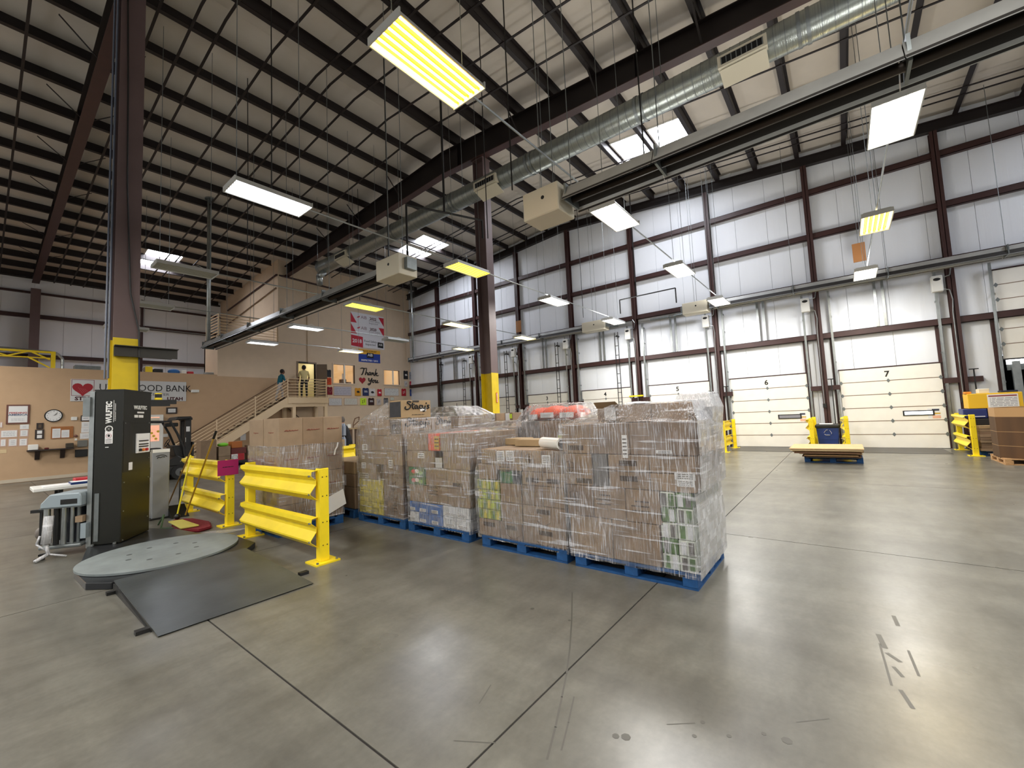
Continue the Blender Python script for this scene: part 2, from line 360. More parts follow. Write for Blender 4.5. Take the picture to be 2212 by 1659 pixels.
MB().pipe([(1.56, 10.33, ZL2(10)-.1), (1.6, 10.33, 8.2), (1.62, 10.33, 6.3), (1.7, 10.33, 4.2), (1.83, 10.32, 3.5), (1.85, 10.3, 2.2)], .014).build('power_cable', M_BLACK, CN)
m = MB(); y = 10.34
m.box(1.49, 2.42, y-.10, y-.012, 3.185, 3.2).box(1.49, 2.42, y-.02, y-.005, 3.01, 3.185).box(1.49, 2.32, y-.10, y-.012, 2.995, 3.01)
m.build('bracket_beam', mat('dark_olive_steel', '2a2720', .5), CN)
m = MB(); y = 10.3; m.box(1.84, 2.4, y-.05, y+.05, 2.12, 2.2).box(1.84, 2.3, y-.05, y+.05, 2.08, 2.12); m.build('lower_arm', M_BLACK, CN)
b = MB(); b.tube((2.13, y, 2.2), (2.13, y, 2.24), .06, n=12).build('beacon_base', M_YEL, CN); MB().tube((2.13, y, 2.24), (2.13, y, 2.31), .052, n=12).build('beacon_lens', M_BLACK, CN); MB().tube((2.13, y, 2.31), (2.13, y, 2.33), .056, n=12).build('beacon_cap', M_YEL, CN)
p = onY(1071, 868, 8.8)
mm = MB(); q0 = V((10.40, 8.81, 2.2)); mm.k = 0; mm.box(10.36, 10.42, 8.80, 8.816, 2.03, 2.36)
o = mm.build('hazard_sticker', mat('orange_sticker', 'e0703a', .6), CC); text('DANGER', (10.39, 8.798, 2.195), .07, M_PAPER, CC, spin=PI/2, name='sticker_lettering')

# ---- dock wall: upright liner panels, girts, columns
wr = struct(MB().box(XD+.09, XD+.2, Y0, -6.2, -.1, 11.2).box(XD+.09, XD+.2, -3.68, YS, -.1, 11.6).box(XD+.09, XD+.2, -6.2, -3.68, 2.72, 11.2).build('wall_right', M_WALLW))
y = Y0
while y < YO-.05:
    b = min(y+1.065, YO); z0 = 2.72 if (y < -3.68 and b > -6.25) else 0.0
    MB().box(XD, XD+.085, y+.004, b-.004, z0+.01, min(roofz(y), roofz(b))-.02).build('wall_panel', M_WALLW, wr); y += 1.065
WCOL = [-6.15, -2.83, .5, 3.82, 7.12, 10.4, 13.72, 16.95, 20.25]
for z in (9.1, 7.48, 5.75, 3.87):
    segs = [(Y0+.1, YO-.05)] if z > 3 else []
    for a, b in segs:
        MB().box(XD-.17, XD-.01, a, b, z+.085, z+.1).box(XD-.17, XD-.155, a, b, z-.1, z+.1).box(XD-.17, XD-.01, a, b, z-.1, z-.085).build('girt', M_STEEL, wr)
for i, y in enumerate(WCOL):
    zt = roofz(y)-.64
    MB().box(XD-.24, XD-.225, y-.09, y+.09, 0, zt).box(XD-.24, XD-.0, y-.008, y+.008, 0, zt).box(XD-.019, XD-.004, y-.09, y+.09, 0, zt).build('wall_column', M_STEEL, wr)
    if i: MB().box(XD-.16, XD-.01, y-.42, y+.40, 1.98, 2.14).build('short_girt', M_STEEL, wr)
# sloping end rafter above the panels
m = MB()
for a, b in ((Y0, RIDGE), (RIDGE, YO)):
    for z, h, w in ((-.30, .02, .2), (-.62, .02, .2)): m.bar((XD-.13, a, roofz(a)+z), (XD-.13, b, roofz(b)+z), w, h)
    m.bar((XD-.13, a, roofz(a)-.46), (XD-.13, b, roofz(b)-.46), .012, .32)
m.build('end_rafter', M_STEELD, wr)
# sprinkler main seen as twin pipes near the dock side
# ---- sectional doors
def door(n, yc, hw=1.24, lift=0., npan=6):
    d = struct(thing('door_%d' % n, 'cream sectional dock door number %d' % n, 'dock door', (XD-.02, yc, 0)))
    del d['category']
    H = 2.62/6; x1 = XD-.02
    for k in range(npan):
        z = lift+k*H
        p = MB().box(x1-.05, x1, yc-hw, yc+hw, z+.008, z+H-.006).build('door_panel', M_CRMDOOR, d, bevel=.006)
        for yy in (yc-hw+.03, yc, yc+hw-.03):
            if k: MB().add([(x1-.056, yy-.05, z), (x1-.056, yy, z+.07), (x1-.056, yy+.05, z), (x1-.056, yy, z-.07), (x1-.05, yy-.05, z), (x1-.05, yy, z+.07), (x1-.05, yy+.05, z), (x1-.05, yy, z-.07)],
                  [(0, 1, 2, 3), (0, 4, 5, 1), (1, 5, 6, 2), (2, 6, 7, 3), (3, 7, 4, 0)]).build('hinge', M_GALVD, p)
        MB().box(x1-.053, x1-.05, yc-hw, yc+hw, z-.009, z+.009).build('joint_seal', mat('brown_joint_seal', '8a7262', .8), p) if k else 0
        if k == 2 and not lift:
            yy = yc-.62; lit = n == 7
            MB().box(x1-.066, x1-.05, yy-.36, yy+.36, z+.15, z+.31).build('window_frame', M_BLACK, p)
            MB().box(x1-.069, x1-.066, yy-.32, yy+.32, z+.18, z+.28).build('window_pane', mat('bright_pane', 'e9f2ff', .2, emit='eef5ff', es=2.2) if lit else mat('dull_pane', '8f8f98', .15), p)
            yy = yc-hw+.25
            st = MB().box(x1-.053, x1-.05, yy-.12, yy+.16, z+.05, z+.36).build('door_sticker', M_PAPER, p)
            MB().box(x1-.055, x1-.053, yy-.10, yy+.06, z+.28, z+.34).build('sticker_block', mat('slate_print', '3c4152', .7), st)
            MB().box(x1-.055, x1-.053, yy-.12, yy+.16, z+.18, z+.22).build('sticker_band', mat('gold_print', 'cfa52c', .7), st)
            MB().box(x1-.055, x1-.053, yy-.12, yy+.06, z+.05, z+.14).build('sticker_band', mat('salmon_print', 'e8b49a', .7), st)
    if not lift: text(str(n), (x1-.054, yc+.02, 2.62-H*.52), .26, M_INK, d, '-X', 'door_number', bold=.006)
    MB().box(x1-.06, x1, yc-hw-.03, yc+hw+.03, max(2.62, lift+npan*H)+.005, max(2.62, lift+npan*H)+.035).build('top_seal', M_STEEL, d)
    MB().box(x1-.06, x1, yc-hw, yc+hw, lift-.02 if lift else .001, lift+.008).build('bottom_seal', M_RUBBER, d)
    for s in (-1, 1):
        yy = yc+s*(hw+.05)
        t = MB().bar((x1-.05, yy, 0), (x1-.16, yy, 5.42), .012, .09).bar((x1-.09, yy+s*.035, 0), (x1-.2, yy+s*.035, 5.42), .05, .012).build('track', M_GALV, d)
        MB().box(x1-.02, x1+.005, yy-.02+s*.06, yy+.1+s*.02, 0, 3.8).build('jamb', M_STEEL, d)
        for z in (.9, 1.9, 2.9, 3.7, 4.5, 5.2): MB().box(x1-.16, x1, yy-.012, yy+.012, z, z+.05).build('track_bracket', M_GALVD, t)
    MB().tube((x1-.22, yc-hw-.1, 5.5), (x1-.22, yc+hw+.1, 5.5), .016, n=8).build('torsion_shaft', M_GALV, d)
    MB().tube((x1-.22, yc-.9, 5.5), (x1-.22, yc-.12, 5.5), .05, n=10).tube((x1-.22, yc+.12, 5.5), (x1-.22, yc+.9, 5.5), .05, n=10).build('torsion_spring', M_GALVD, d)
    for dy in (-.1, .1): MB().box(x1-.12, x1-.07, yc+dy-.035, yc+dy+.035, 3.98, 5.6).build('spring_bracket', M_GALV, d)
    return d
for n, yc in DOORC: door(n, yc)
D8 = door(8, -4.95, lift=2.58)
D8['label'] = 'raised cream dock door standing open over a dark trailer'
# dark trailer behind the open door and its dock light
tr = struct(MB().add([(XD+.2, -6.2, 0), (XD+.2, -3.68, 0), (XD+.2, -3.68, 2.7), (XD+.2, -6.2, 2.7), (XD+7, -6.2, 0), (XD+7, -3.68, 0), (XD+7, -3.68, 2.7), (XD+7, -6.2, 2.7)],
    [(0, 4, 5, 1), (1, 5, 6, 2), (2, 6, 7, 3), (3, 7, 4, 0), (4, 7, 6, 5)]).build('trim_1', M_DARK))
MB().box(XD-.08, XD-.03, -6.15, -3.75, 2.42, 2.55).build('dock_light', mat('bright_gap', 'ffffff', .4, emit='ffffff', es=5), D8)
MB().box(XD-.06, XD-.03, -6.15, -3.75, 2.25, 2.4).build('header_curtain', M_GALVD, D8)
MB().box(XD-.2, XD-.1, -3.98, -3.82, .9, 2.5).build('dock_seal_post', M_GALV, D8)
# door operators beside the columns
for i, y in enumerate(WCOL[1:-1]):
    o = thing('door_operator', 'white door operator box beside the %s brown wall column from the open dock door' % ORD[i], 'control box', (XD-.3, y+.3, 4.95), 'door operator boxes on the dock wall')
    yb = y+.32
    MB().box(XD-.36, XD-.18, yb-.13, yb+.13, 4.78, 5.28).build('housing', M_WHITE, o, bevel=.02)
    MB().ball((XD-.36, yb, 5.16), .085, (.12, 1, .55), 6).build('badge', M_BLACK, o, smooth=True)
    MB().box(XD-.18, XD-.01, yb-.04, yb+.04, 4.9, 5.0).build('wall_bracket', M_GALVD, o)
    MB().pipe([(XD-.27, yb-.13, 5.2), (XD-.27, yb-.3, 5.25), (XD-.27, yb-.34, 5.5), (XD-.27, yb-.25, 5.65)], .016).pipe([(XD-.27, yb-.13, 4.85), (XD-.27, yb-.26, 4.8), (XD-.27, yb-.30, 4.5), (XD-.27, yb-.27, 4.1), (XD-.27, yb-.27, 1.5)], .014).build('conduit', M_GALV, o)
    MB().box(XD-.30, XD-.22, yb-.32, yb-.22, 1.38, 1.52).build('push_button_station', M_BLACK, o)
# lifting ladders beside the far doors (chain guides)
for i, y in enumerate((8.0, 11.25, 14.6, 17.9, 20.0)):
    t = thing('wall_ladder_rack', 'narrow dark ladder rack on the dock wall, %s from the office wall' % ORD[4-i], 'rack', (XD-.3, y, .4))
    for s in (-1, 1): MB().bar((XD-.28, y+s*.08, .4), (XD-.3, y+s*.08, 5.2), .025).build('side_rail', M_BLACK, t)
    for k in range(11): MB().bar((XD-.29, y-.08, .7+k*.43), (XD-.29, y+.08, .7+k*.43), .025).build('rung', M_BLACK, t)
    MB().box(XD-.29, XD-.02, y-.03, y+.03, 5.0, 5.06).build('wall_bracket', M_BLACK, t)

# ---- far side wall
wl = struct(MB().box(X0, 12.0, YS+.01, YS+.2, -.1, 10.3).build('wall_left', M_WALLW))
x = X0
while x < 9.6:
    MB().box(x+.005, x+1.06, YS-.06, YS, 4.0, roofz(YS)-.03).build('wall_panel', M_WALLW, wl); x += 1.065
for z in (5.66, 7.7, 8.9):
    h = .1 if z < 8.5 else .05
    MB().box(X0, 9.7, YS-.2, YS-.07, z-h, z+h).build('girt', M_STEEL, wl)
MB().box(X0, 9.7, YS-.14, YS-.08, 9.62, 9.72).build('eave_strut', M_STEELD, wl)
for x in (1.6, 5.75): 
    if x < 2: MB().box(x-.17, x+.17, YS-.75, YS-.72, 0, 9.0).box(x-.01, x+.01, YS-.72, YS-.2, 0, 9.0).build('wall_column', M_COLM, wl)
    else: MB().box(x-.06, x+.06, YS-.3, YS-.2, 4.2, 9.3).build('wall_post', M_STEEL, wl)
# ---- walls behind the viewer
struct(MB().box(X0-.2, X0, Y0, YS, -.1, 11.5).build('wall_back', M_WALLW))
struct(MB().box(X0, XD+.2, Y0-.2, Y0, -.1, 11.5).build('wall_front', M_WALLW))

# ---- office block: low tan wall with a tower at its dock end
def holed(x0, x1, z0, z1, y0, y1, holes, m, name, kind=True):
    """wall slab across x, pierced by holes (xa,xb,za,zb)"""
    xs = sorted({x0, x1, *[h[0] for h in holes], *[h[1] for h in holes]}); zs = sorted({z0, z1, *[h[2] for h in holes], *[h[3] for h in holes]})
    b = MB(); zs = [z for z in zs if z0 <= z <= z1]
    for a, c in zip(xs, xs[1:]):
        for d, e in zip(zs, zs[1:]):
            if any(h[0] <= a and c <= h[1] and h[2] <= d and e <= h[3] for h in holes): continue
            b.box(a, c, y0, y1, d, e)
    return b.build(name, m)
LZ = 4.1
def rectY(x0, y0, x1, y1, Y=YO):
    cx_, cy_ = (x0+x1)/2, (y0+y1)/2
    return onY(x0, cy_, Y).x, onY(x1, cy_, Y).x, onY(cx_, y1, Y).z, onY(cx_, y0, Y).z
W1 = rectY(720, 788, 766, 828); W2 = rectY(829, 800, 863, 831)
DR = (10.78, 11.75, 3.05, 5.0)
wo = struct(holed(X0, 10.7, 0, LZ, YO, YO+.2, [], M_TAN, 'wall_office'))
struct(holed(10.7, XD, 0, LZ, YO, YO+.2, [DR, W1, W2], M_TANL, 'wall_office_end'))
XT0, XT1 = 7.0, 9.75
wt = struct(holed(XT0, XD, LZ, 6.05, YO+.001, YO+.2, [DR, W1, W2], M_TANL, 'wall_tower'))
struct(MB().add([(XT1, YO+.001, 6.05), (XD, YO+.001, 6.05), (XD, YO+.001, roofz(YO)), (XT1, YO+.001, roofz(YO)), (XT1, YO+.2, 6.05), (XD, YO+.2, 6.05), (XD, YO+.2, roofz(YO)), (XT1, YO+.2, roofz(YO))],
    [(0, 1, 2, 3), (7, 6, 5, 4), (0, 4, 5, 1), (3, 2, 6, 7), (0, 3, 7, 4), (1, 5, 6, 2)]).build('wall_tower_upper', M_TANL))
struct(MB().box(XT0, XT0+.15, YO+.2, 25.2, LZ, 6.05).box(XT0, XT1, 25.05, 25.2, LZ, 6.05).build('wall_tower_side', M_TANL))
struct(MB().add([(XT1, YO+.2, 6.0), (XT1, YS, 6.0), (XT1, YS, roofz(YS)), (XT1, YO+.2, roofz(YO+.2)), (XT1+.15, YO+.2, 6.0), (XT1+.15, YS, 6.0), (XT1+.15, YS, roofz(YS)), (XT1+.15, YO+.2, roofz(YO+.2))],
    [(0, 3, 2, 1), (4, 5, 6, 7), (0, 1, 5, 4), (3, 7, 6, 2), (0, 4, 7, 3), (1, 2, 6, 5)]).box(XT1, XT1+.15, 25.2, YS, LZ, 6.0).build('wall_tower_return', M_TANL))
struct(MB().box(X0, XT0-.01, YO, YS-.1, LZ, LZ+.06).build('trim_2', M_TAN))
struct(MB().box(XT0, XT1, YO+.2, 25.05, 5.97, 6.04).build('trim_3', M_TANL))
struct(MB().box(X0, 9.5, YO-.02, YO, .02, .14).build('baseboard_office', mat('pale_baseboard', 'c9bda9', .6)))
# pipe and seam running up the slope of the tower return
MB().pipe([(XT1-.04, 30.5, roofz(30.5)-.9), (XT1-.04, YO+.1, roofz(YO)-.85), (XT1+.2, YO-.05, roofz(YO)-.9), (17.6, YO-.05, roofz(YO)-1.15)], .05).build('trim_4', M_STEEL)['kind'] = 'structure'
MB().pipe([(XT1-.05, 30.5, roofz(30.5)-1.8), (XT1-.05, YO+.15, roofz(YO)-1.55)], .03).build('trim_5', mat('tan_pipe', '7d6650', .6))['kind'] = 'structure'
struct(MB().pipe([(11.3, YO-.04, 5.1), (11.3, YO-.04, 9.6)], .03).pipe([(18.05, YO-.04, 5.6), (18.05, YO-.04, 8.8)], .03).build('trim_6', M_TANL))
# lit rooms behind the office windows and door
M_ROOM = mat('office_room_paint', 'd9c3a0', .8)
rm = struct(MB().add([(12.3, YO+.2, 3.2), (XD, YO+.2, 3.2), (XD, YO+.2, 5.7), (12.3, YO+.2, 5.7), (12.3, 26.5, 3.2), (XD, 26.5, 3.2), (XD, 26.5, 5.7), (12.3, 26.5, 5.7)],
    [(0, 1, 5, 4), (4, 5, 6, 7), (7, 6, 2, 3), (0, 4, 7, 3), (1, 2, 6, 5)]).build('wall_office_room', M_ROOM))
rh = struct(MB().add([(10.6, YO+.2, 3.0), (12.1, YO+.2, 3.0), (12.1, YO+.2, 5.4), (10.6, YO+.2, 5.4), (10.6, 25.8, 3.0), (12.1, 25.8, 3.0), (12.1, 25.8, 5.4), (10.6, 25.8, 5.4)],
    [(0, 1, 5, 4), (4, 5, 6, 7), (7, 6, 2, 3), (0, 4, 7, 3), (1, 2, 6, 5)]).build('wall_office_hall', mat('hall_paint', 'cdc3a0', .8)))
for x, y, c, pw in ((14.2, 24.9, (1, .88, .68), 32), (16.9, 24.9, (1, .9, .7), 28), (11.3, 24.7, (1, .95, .8), 25)):
    l = bpy.data.lights.new('room_lamp', 'POINT'); l.energy = pw; l.color = c; l.shadow_soft_size = .3
    lo = bpy.data.objects.new('room_lamp', l); COL.objects.link(lo); lo.location = (x, y, 5.25)
def window(n, r, mull):
    x0, x1, z0, z1 = r; w = struct(thing('window_%d' % n, 'pale framed sliding office window in the tan wall', 'window', ((x0+x1)/2, YO, z0))); del w['category']
    f = .06
    MB().box(x0-f, x0, YO-.03, YO+.1, z0-f, z1+f).box(x1, x1+f, YO-.03, YO+.1, z0-f, z1+f).box(x0, x1, YO-.03, YO+.1, z1, z1+f).box(x0, x1, YO-.03, YO+.1, z0-f, z0).build('frame', mat('pale_window_trim', 'dcc9b4', .5), w)
    MB().box(mull-.04, mull+.04, YO-.01, YO+.06, z0, z1).build('mullion', M_WHITE, w)
    g = bpy.data.materials.get('clear_pane')
    if not g:
        g = bpy.data.materials.new('clear_pane'); g.use_nodes = True; nt = g.node_tree
        tr_ = nt.nodes.new('ShaderNodeBsdfTransparent'); gl = nt.nodes.new('ShaderNodeBsdfGlossy'); gl.inputs[1].default_value = .05
        mx = nt.nodes.new('ShaderNodeMixShader'); mx.inputs[0].default_value = .1
        for i, q in ((1, tr_), (2, gl)): nt.links.new(q.outputs[0], mx.inputs[i])
        nt.links.new(mx.outputs[0], nt.nodes['Material Output'].inputs[0])
    for a, b in ((x0, mull-.04), (mull+.04, x1)): MB().box(a, b, YO+.03, YO+.036, z0, z1).build('pane', g, w)
    return w
wx = (W1[0]+W1[1])/2; window(1, W1, wx+.02); wx2 = (W2[0]+W2[1])/2; window(2, W2, wx2+.1)
tag(MB().box(wx2+.05, wx2+.5, 26.2, 26.3, 3.7, 5.0).build('far_window_light', mat('daylit_far_pane', 'cfe6ff', .4, emit='d3e8ff', es=2.0)), 'bright daylit pane seen through the second office window', 'window pane')
tag(MB().box(wx-.1+.25, wx+.35, YO+.5, YO+.52, 4.25, 4.6).build('paper_notice', M_PAPER), 'white paper notice hanging inside the first office window', 'notice')
tag(MB().box(wx+.1, wx+.4, YO+.45, YO+.75, 3.22, 4.25).box(wx+.5, wx+.75, YO+.5, YO+.8, 3.22, 4.1).build('office_cabinet', mat('dark_cabinet', '5b4630', .6)), 'dark cabinet standing behind the first office window', 'cabinet')
# open brown door to the landing
d = struct(thing('door_9', 'brown office door standing open at the top of the stairs', 'door', (DR[1], YO, DR[2]))); del d['category']
A = math.radians(-32); ex, ey = DR[1]+.03, YO-.03
c_, s_ = math.cos(A), math.sin(A)
lv = [(ex+c_*t-s_*u, ey+s_*t+c_*u) for t, u in ((0, 0), (.55, 0), (.55, .045), (0, .045))]
MB().prism(lv, DR[2]+.02, DR[3]-.02, 'z').build('door_leaf', mat('brown_door_leaf', '6d5c4d', .55), d)
MB().ball((ex+c_*.48, ey+s_*.48-.05, DR[2]+1.0), .045, n=6).build('door_knob', M_STEEL, d, smooth=True)
MB().box(DR[0]-.08, DR[0], YO-.03, YO+.2, DR[2], DR[3]+.08).box(DR[1], DR[1]+.05, YO-.02, YO+.2, DR[2], DR[3]+.08).box(DR[0], DR[1], YO-.03, YO+.2, DR[3], DR[3]+.08).build('door_frame', mat('door_frame_paint', '8c7868', .55), d)
MB().box(DR[0]+.02, DR[0]+.5, YO-.09, YO-.03, DR[3]+.0, DR[3]+.06).build('door_closer', M_BLACK, d)
# ---------------------------------------------------------------- hanging lights
def lampmat(n, c, es, base='f4f4ee'):
    m = mat(n, base, .4, emit=c, es=es)
    if n[:5] in ('white', 'plain', 'warm_'): m.cycles.emission_sampling = 'NONE'
    return m
STY = {'white': (lampmat('white_tube', 'fffaf0', 6), mat('lit_reflector', 'f3f3ee', .35)),  # reflector colours paint in each lamp's glow, greyer where unlit
       'warm': (lampmat('warm_tube', 'ffdf96', 6), mat('warm_glow_reflector', 'f0c23c', .35)),
       'amber': (lampmat('amber_tube', 'ffdc80', 13), mat('amber_glow_reflector', 'd89a12', .35)),
       'plain': (lampmat('plain_tube', 'fff6e6', 6), mat('lit_reflector', 'f3f3ee', .35)),
       'lime': (lampmat('yellow_tube', 'ffee55', 2), mat('yellow_glow_reflector', 'e8dc3a', .4)),
       'cool': (lampmat('cool_tube', 'f2f6ff', 4), mat('cool_glow_reflector', 'c9cbce', .35)),
       'faint': (lampmat('faint_tube', 'ffe9a0', 5), mat('faint_glow_reflector', 'c9bd8a', .4)),
       'off': (mat('unlit_tube', 'c9c9bf', .4), mat('unlit_reflector', 'a3a397', .4))}
LOOK = {'white': 'bright white', 'plain': 'bright white', 'warm': 'warm yellow', 'amber': 'amber yellow', 'lime': 'dim lemon yellow', 'cool': 'cool white', 'faint': 'faintly lit', 'off': 'unlit grey'}
UPM = {'white': lampmat('white_uplight', 'f4f6ff', 3), 'warm': lampmat('warm_uplight', 'ffe2a8', 2), 'amber': lampmat('amber_uplight', 'ffe2a8', 2)}
M_HOUS = mat('fixture_housing', 'd9dad6', .4)
DOWN = {'white': LAMP, 'plain': LAMP, 'warm': LAMP*.6}; UPW = {'white': UPL, 'warm': UPL*.6, 'amber': UPL*.6}
LCOL = {'white': (1, .975, .93), 'plain': (1, .97, .92), 'warm': (1, .78, .36), 'amber': (1, .78, .4)}
PROTO = {}
def fixture(x, y, sty, row, k, z=5.42):
    lab = '%s hanging tube light, %s from the office wall, row %s' % (LOOK[sty], ORD[k-1], row)
    if sty in PROTO:
        t = copy_tree(PROTO[sty])
        for c in list(t.children):
            if c.name.startswith('hanger') or c.type == 'LIGHT': bpy.data.objects.remove(c)
        t.location = (x, y, z); t['label'] = lab
    else:
        tube, refl = STY[sty]
        t = thing('hanging_light', lab, 'ceiling light', (x, y, z), 'six tube hanging lights', local=True); PROTO[sty] = t
        MB().prism([(-.27, .0), (-.255, .0), (-.2, .075), (.2, .075), (.255, .0), (.27, .0), (.215, .095), (-.215, .095)], -.6, .6, 'x').build('housing', M_HOUS, t)
        r = MB(); pr = []
        for i in range(6): c = -.215+i*.086; pr += [(c-.043, .01), (c-.022, .055), (c+.022, .055)]
        pr.append((.258, .01)); r.strip(pr, -.59, .59, 'x').build('reflector', refl, t)
        if sty in ('white', 'warm', 'amber'):
            for s in (-1, 1): MB().box(-.5, .5, s*.11-.03, s*.11+.03, .096, .099).build('added_uplight', UPM[sty], t)  # glowing strips added on top to brighten ceiling and upper walls
        for s in (-1, 1): MB().box(s*.6-.008, s*.6+.008, -.26, .26, -.01, .08).build('end_cap', M_HOUS, t)
        t0 = None
        for i in range(6):
            if t0 is None: t0 = MB().tube((-.57, 0, 0), (.57, 0, 0), .013, n=6, cap=False).build('tube', tube, t, smooth=True); t0.location = (0, -.215, .022)
            else: share(t0, (0, -.215+i*.086, .022), t)
        MB().pipe([(.15, .1, .1), (.17, .12, .2), (.28, .13, .24), (.38, .12, .2), (.4, .1, .1)], .008, 5).build('flex_whip', M_WHITE, t)
    for dn, P in ((1, DOWN.get(sty)), (0, UPW.get(sty))):  # second lamp points up, added to brighten ceiling and walls
        if P:
            l = bpy.data.lights.new('lamp_light', 'AREA'); l.shape = 'RECTANGLE'; l.size, l.size_y = (1.14, .5) if dn else (1.0, .26); l.energy = P; l.color = LCOL[sty]
            lo = bpy.data.objects.new('lamp_light', l); COL.objects.link(lo); lo.parent = t
            lo.location = (0, 0, -.012 if dn else .104)
            if not dn: lo.rotation_euler = (PI, 0, 0)
    h = roofz(y)-.005-z
    for s in (-1, 1): MB().tube((s*.5, 0, .09), (s*.5, 0, h), .006, n=4).build('hanger_wire', M_GALVD, t)
    return t
ROWS = {'nearest the dock doors': [(16.1, 15.9, 'faint', 2), (16.15, 11.8, 'faint', 3), (16.15, 7.22, 'white', 4), (16.1, 3.2, 'white', 5), (16.05, -.78, 'white', 6)],
        'second from the dock': [(12.4, 20.76, 'faint', 1), (12.35, 16.7, 'off', 2), (12.2, 12.35, 'faint', 3), (12.15, 7.55, 'white', 4), (12.05, 3.32, 'white', 5), (12.05, -.85, 'warm', 6)],
        'under the round duct': [(8.05, 20.9, 'cool', 1), (8.0, 16.6, 'cool', 2), (7.9, 12.35, 'lime', 3), (7.8, 7.43, 'lime', 4), (7.75, 3.28, 'white', 5), (7.75, -.85, 'white', 6), (7.75, -5, 'white', 7)],  # last light is out of view, added to brighten the floor
        'over the stretch wrapper': [(3.3, 20.6, 'off', 1), (3.1, 16.4, 'off', 2), (3.0, 12.2, 'off', 3), (2.95, 7.35, 'cool', 4), (2.95, 3.25, 'amber', 5), (2.95, -.85, 'white', 6), (2.95, -5, 'white', 7)],  # last two lights are out of view, added for the foreground floor
        'left of the stretch wrapper': [(-1.8, 20.8, 'plain', 1), (-1.8, 16.6, 'plain', 2), (-1.8, 12.3, 'plain', 3), (-1.8, 7.4, 'plain', 4), (-1.8, 3.3, 'plain', 5), (-1.8, -.85, 'plain', 6)],  # row out of view, added to brighten the office side
        'farthest from the docks': [(-6.3, 20.8, 'plain', 1), (-6.3, 14.4, 'plain', 2), (-6.3, 7.4, 'white', 3)]}  # another unseen row, added to brighten the left half
for row, L in ROWS.items():
    for x, y, s, k in L: fixture(x, y, s, row, k, 5.26 if x > 15.5 else 5.42)
# wiring conduit joining the lights of each line
for y, x0, x1, nm in ((-.85, 3.6, 16.2, 'nearest the open dock door'), (3.3, 3.6, 16.2, 'above the end pallet load'), (7.48, 3.6, 16.3, 'passing the brown column'), (12.35, 3.6, 16.3, 'fourth from the open dock door'), (16.62, 3.7, 16.3, 'fifth from the open dock door'), (20.8, 3.9, 11.8, 'nearest the office wall')):
    tag(MB().tube((x0, y, 5.56), (x1, y, 5.56), .016, n=6).build('wiring_conduit', M_GALV), 'thin grey conduit joining the hanging lights in the line %s' % nm, 'conduit')
# drop cords hanging from the roof
for i, (x, y, zb, nm) in enumerate(((5.2, 3.9, 5.2, 'beside the near infrared heater box'), (6.2, 8.6, 4.9, 'beside the far infrared heater box'), (7.0, 6.0, 5.6, 'between the two heater boxes'), (4.4, 12.4, 6.0, 'over the brown cartons'), (9.4, 15.0, 6.5, 'past the brown column'), (15.8, 8.4, 5.6, 'by the dock side heater box'), (6.5, 2.2, 5.6, 'over the near heater tube'), (3.6, 8.9, 5.6, 'near the cool white light'))):
    z = roofz(y)-.005
    tag(MB().pipe([(x, y, z), (x+.02, y+.02, (z+zb)/2), (x, y, zb)], .012, 5).build('drop_cord', M_BLACK), 'dark cord hanging from the roof %s' % nm, 'cord')
# ---------------------------------------------------------------- round duct with registers
DX, DZ, DRD = 9.15, 8.42, .285
t = thing('round_duct', 'long galvanized spiral duct hung beside the dark roof girder', 'duct', (DX, 17.6, DZ))
y = -6.0; n = 0
while y < 17.3:
    e = min(y+3.05, 17.5)
    MB().tube((DX, y+.01, DZ), (DX, e-.01, DZ), DRD, n=24, cap=False).build('duct_section', mat('spiral_duct_metal', '9aa09c', .3, .8, var=.14, vs=3, bump=.25, bs=5, stretch=(.1, 14, .1)), t, smooth=True)
    yy = y+.15
    for q in (0, .14): MB().tube((DX, e-.03-q, DZ), (DX, e+.03-q, DZ), DRD+.014, n=24, cap=False).build('joint_ring', M_GALVD, t, smooth=True)
    y = e
m = MB()
k = 0; y = -6
while y < 17.4: m.tube((DX, y, DZ), (DX, y+.012, DZ), DRD+.006, n=24, cap=False); y += .18
o = m.build('spiral_seam', M_GALVD, t); o['kind'] = 'stuff'
for y in (1.0, 7.6, 15.4):
    rg = MB().box(DX-.35, DX-.2, y-.42, y+.42, DZ-.22, DZ+.02).build('register', mat('cream_enamel', 'd3ccb8', .45), t)
    MB().box(DX-.355, DX-.35, y-.36, y+.36, DZ-.17, DZ-.03).build('register_opening', M_DARK, rg)
    for k in range(9): MB().box(DX-.362, DX-.354, y-.35+k*.0875-.008, y-.35+k*.0875+.008, DZ-.17, DZ-.03).build('register_blade', M_GALVD, rg)
    MB().add([(DX-.3, y-.4, DZ-.25), (DX+.05, y-.4, DZ-.4), (DX+.05, y+.4, DZ-.4), (DX-.3, y+.4, DZ-.25), (DX-.3, y-.4, DZ-.24), (DX+.05, y-.4, DZ-.39), (DX+.05, y+.4, DZ-.39), (DX-.3, y+.4, DZ-.24)], [(0, 1, 2, 3), (7, 6, 5, 4), (0, 4, 5, 1), (1, 5, 6, 2), (2, 6, 7, 3), (3, 7, 4, 0)]).build('deflector', mat('cream_enamel', 'd3ccb8', .45), rg)
MB().tube((DX-.05, 17.2, DZ-.25), (DX-.25, 17.25, DZ-.5), .13, n=12).tube((DX-.25, 17.25, DZ-.5), (DX-.1, 17.5, DZ-.75), .13, n=12).build('end_elbow', M_GALV, t, smooth=True)
for y in (-4, -.6, 2.6, 5.8, 8.8, 12, 15, 17): MB().tube((DX, y, DZ+DRD), (DX, y, roofz(y)-.02), .008, n=5).build('hanger_rod', M_GALVD, t)
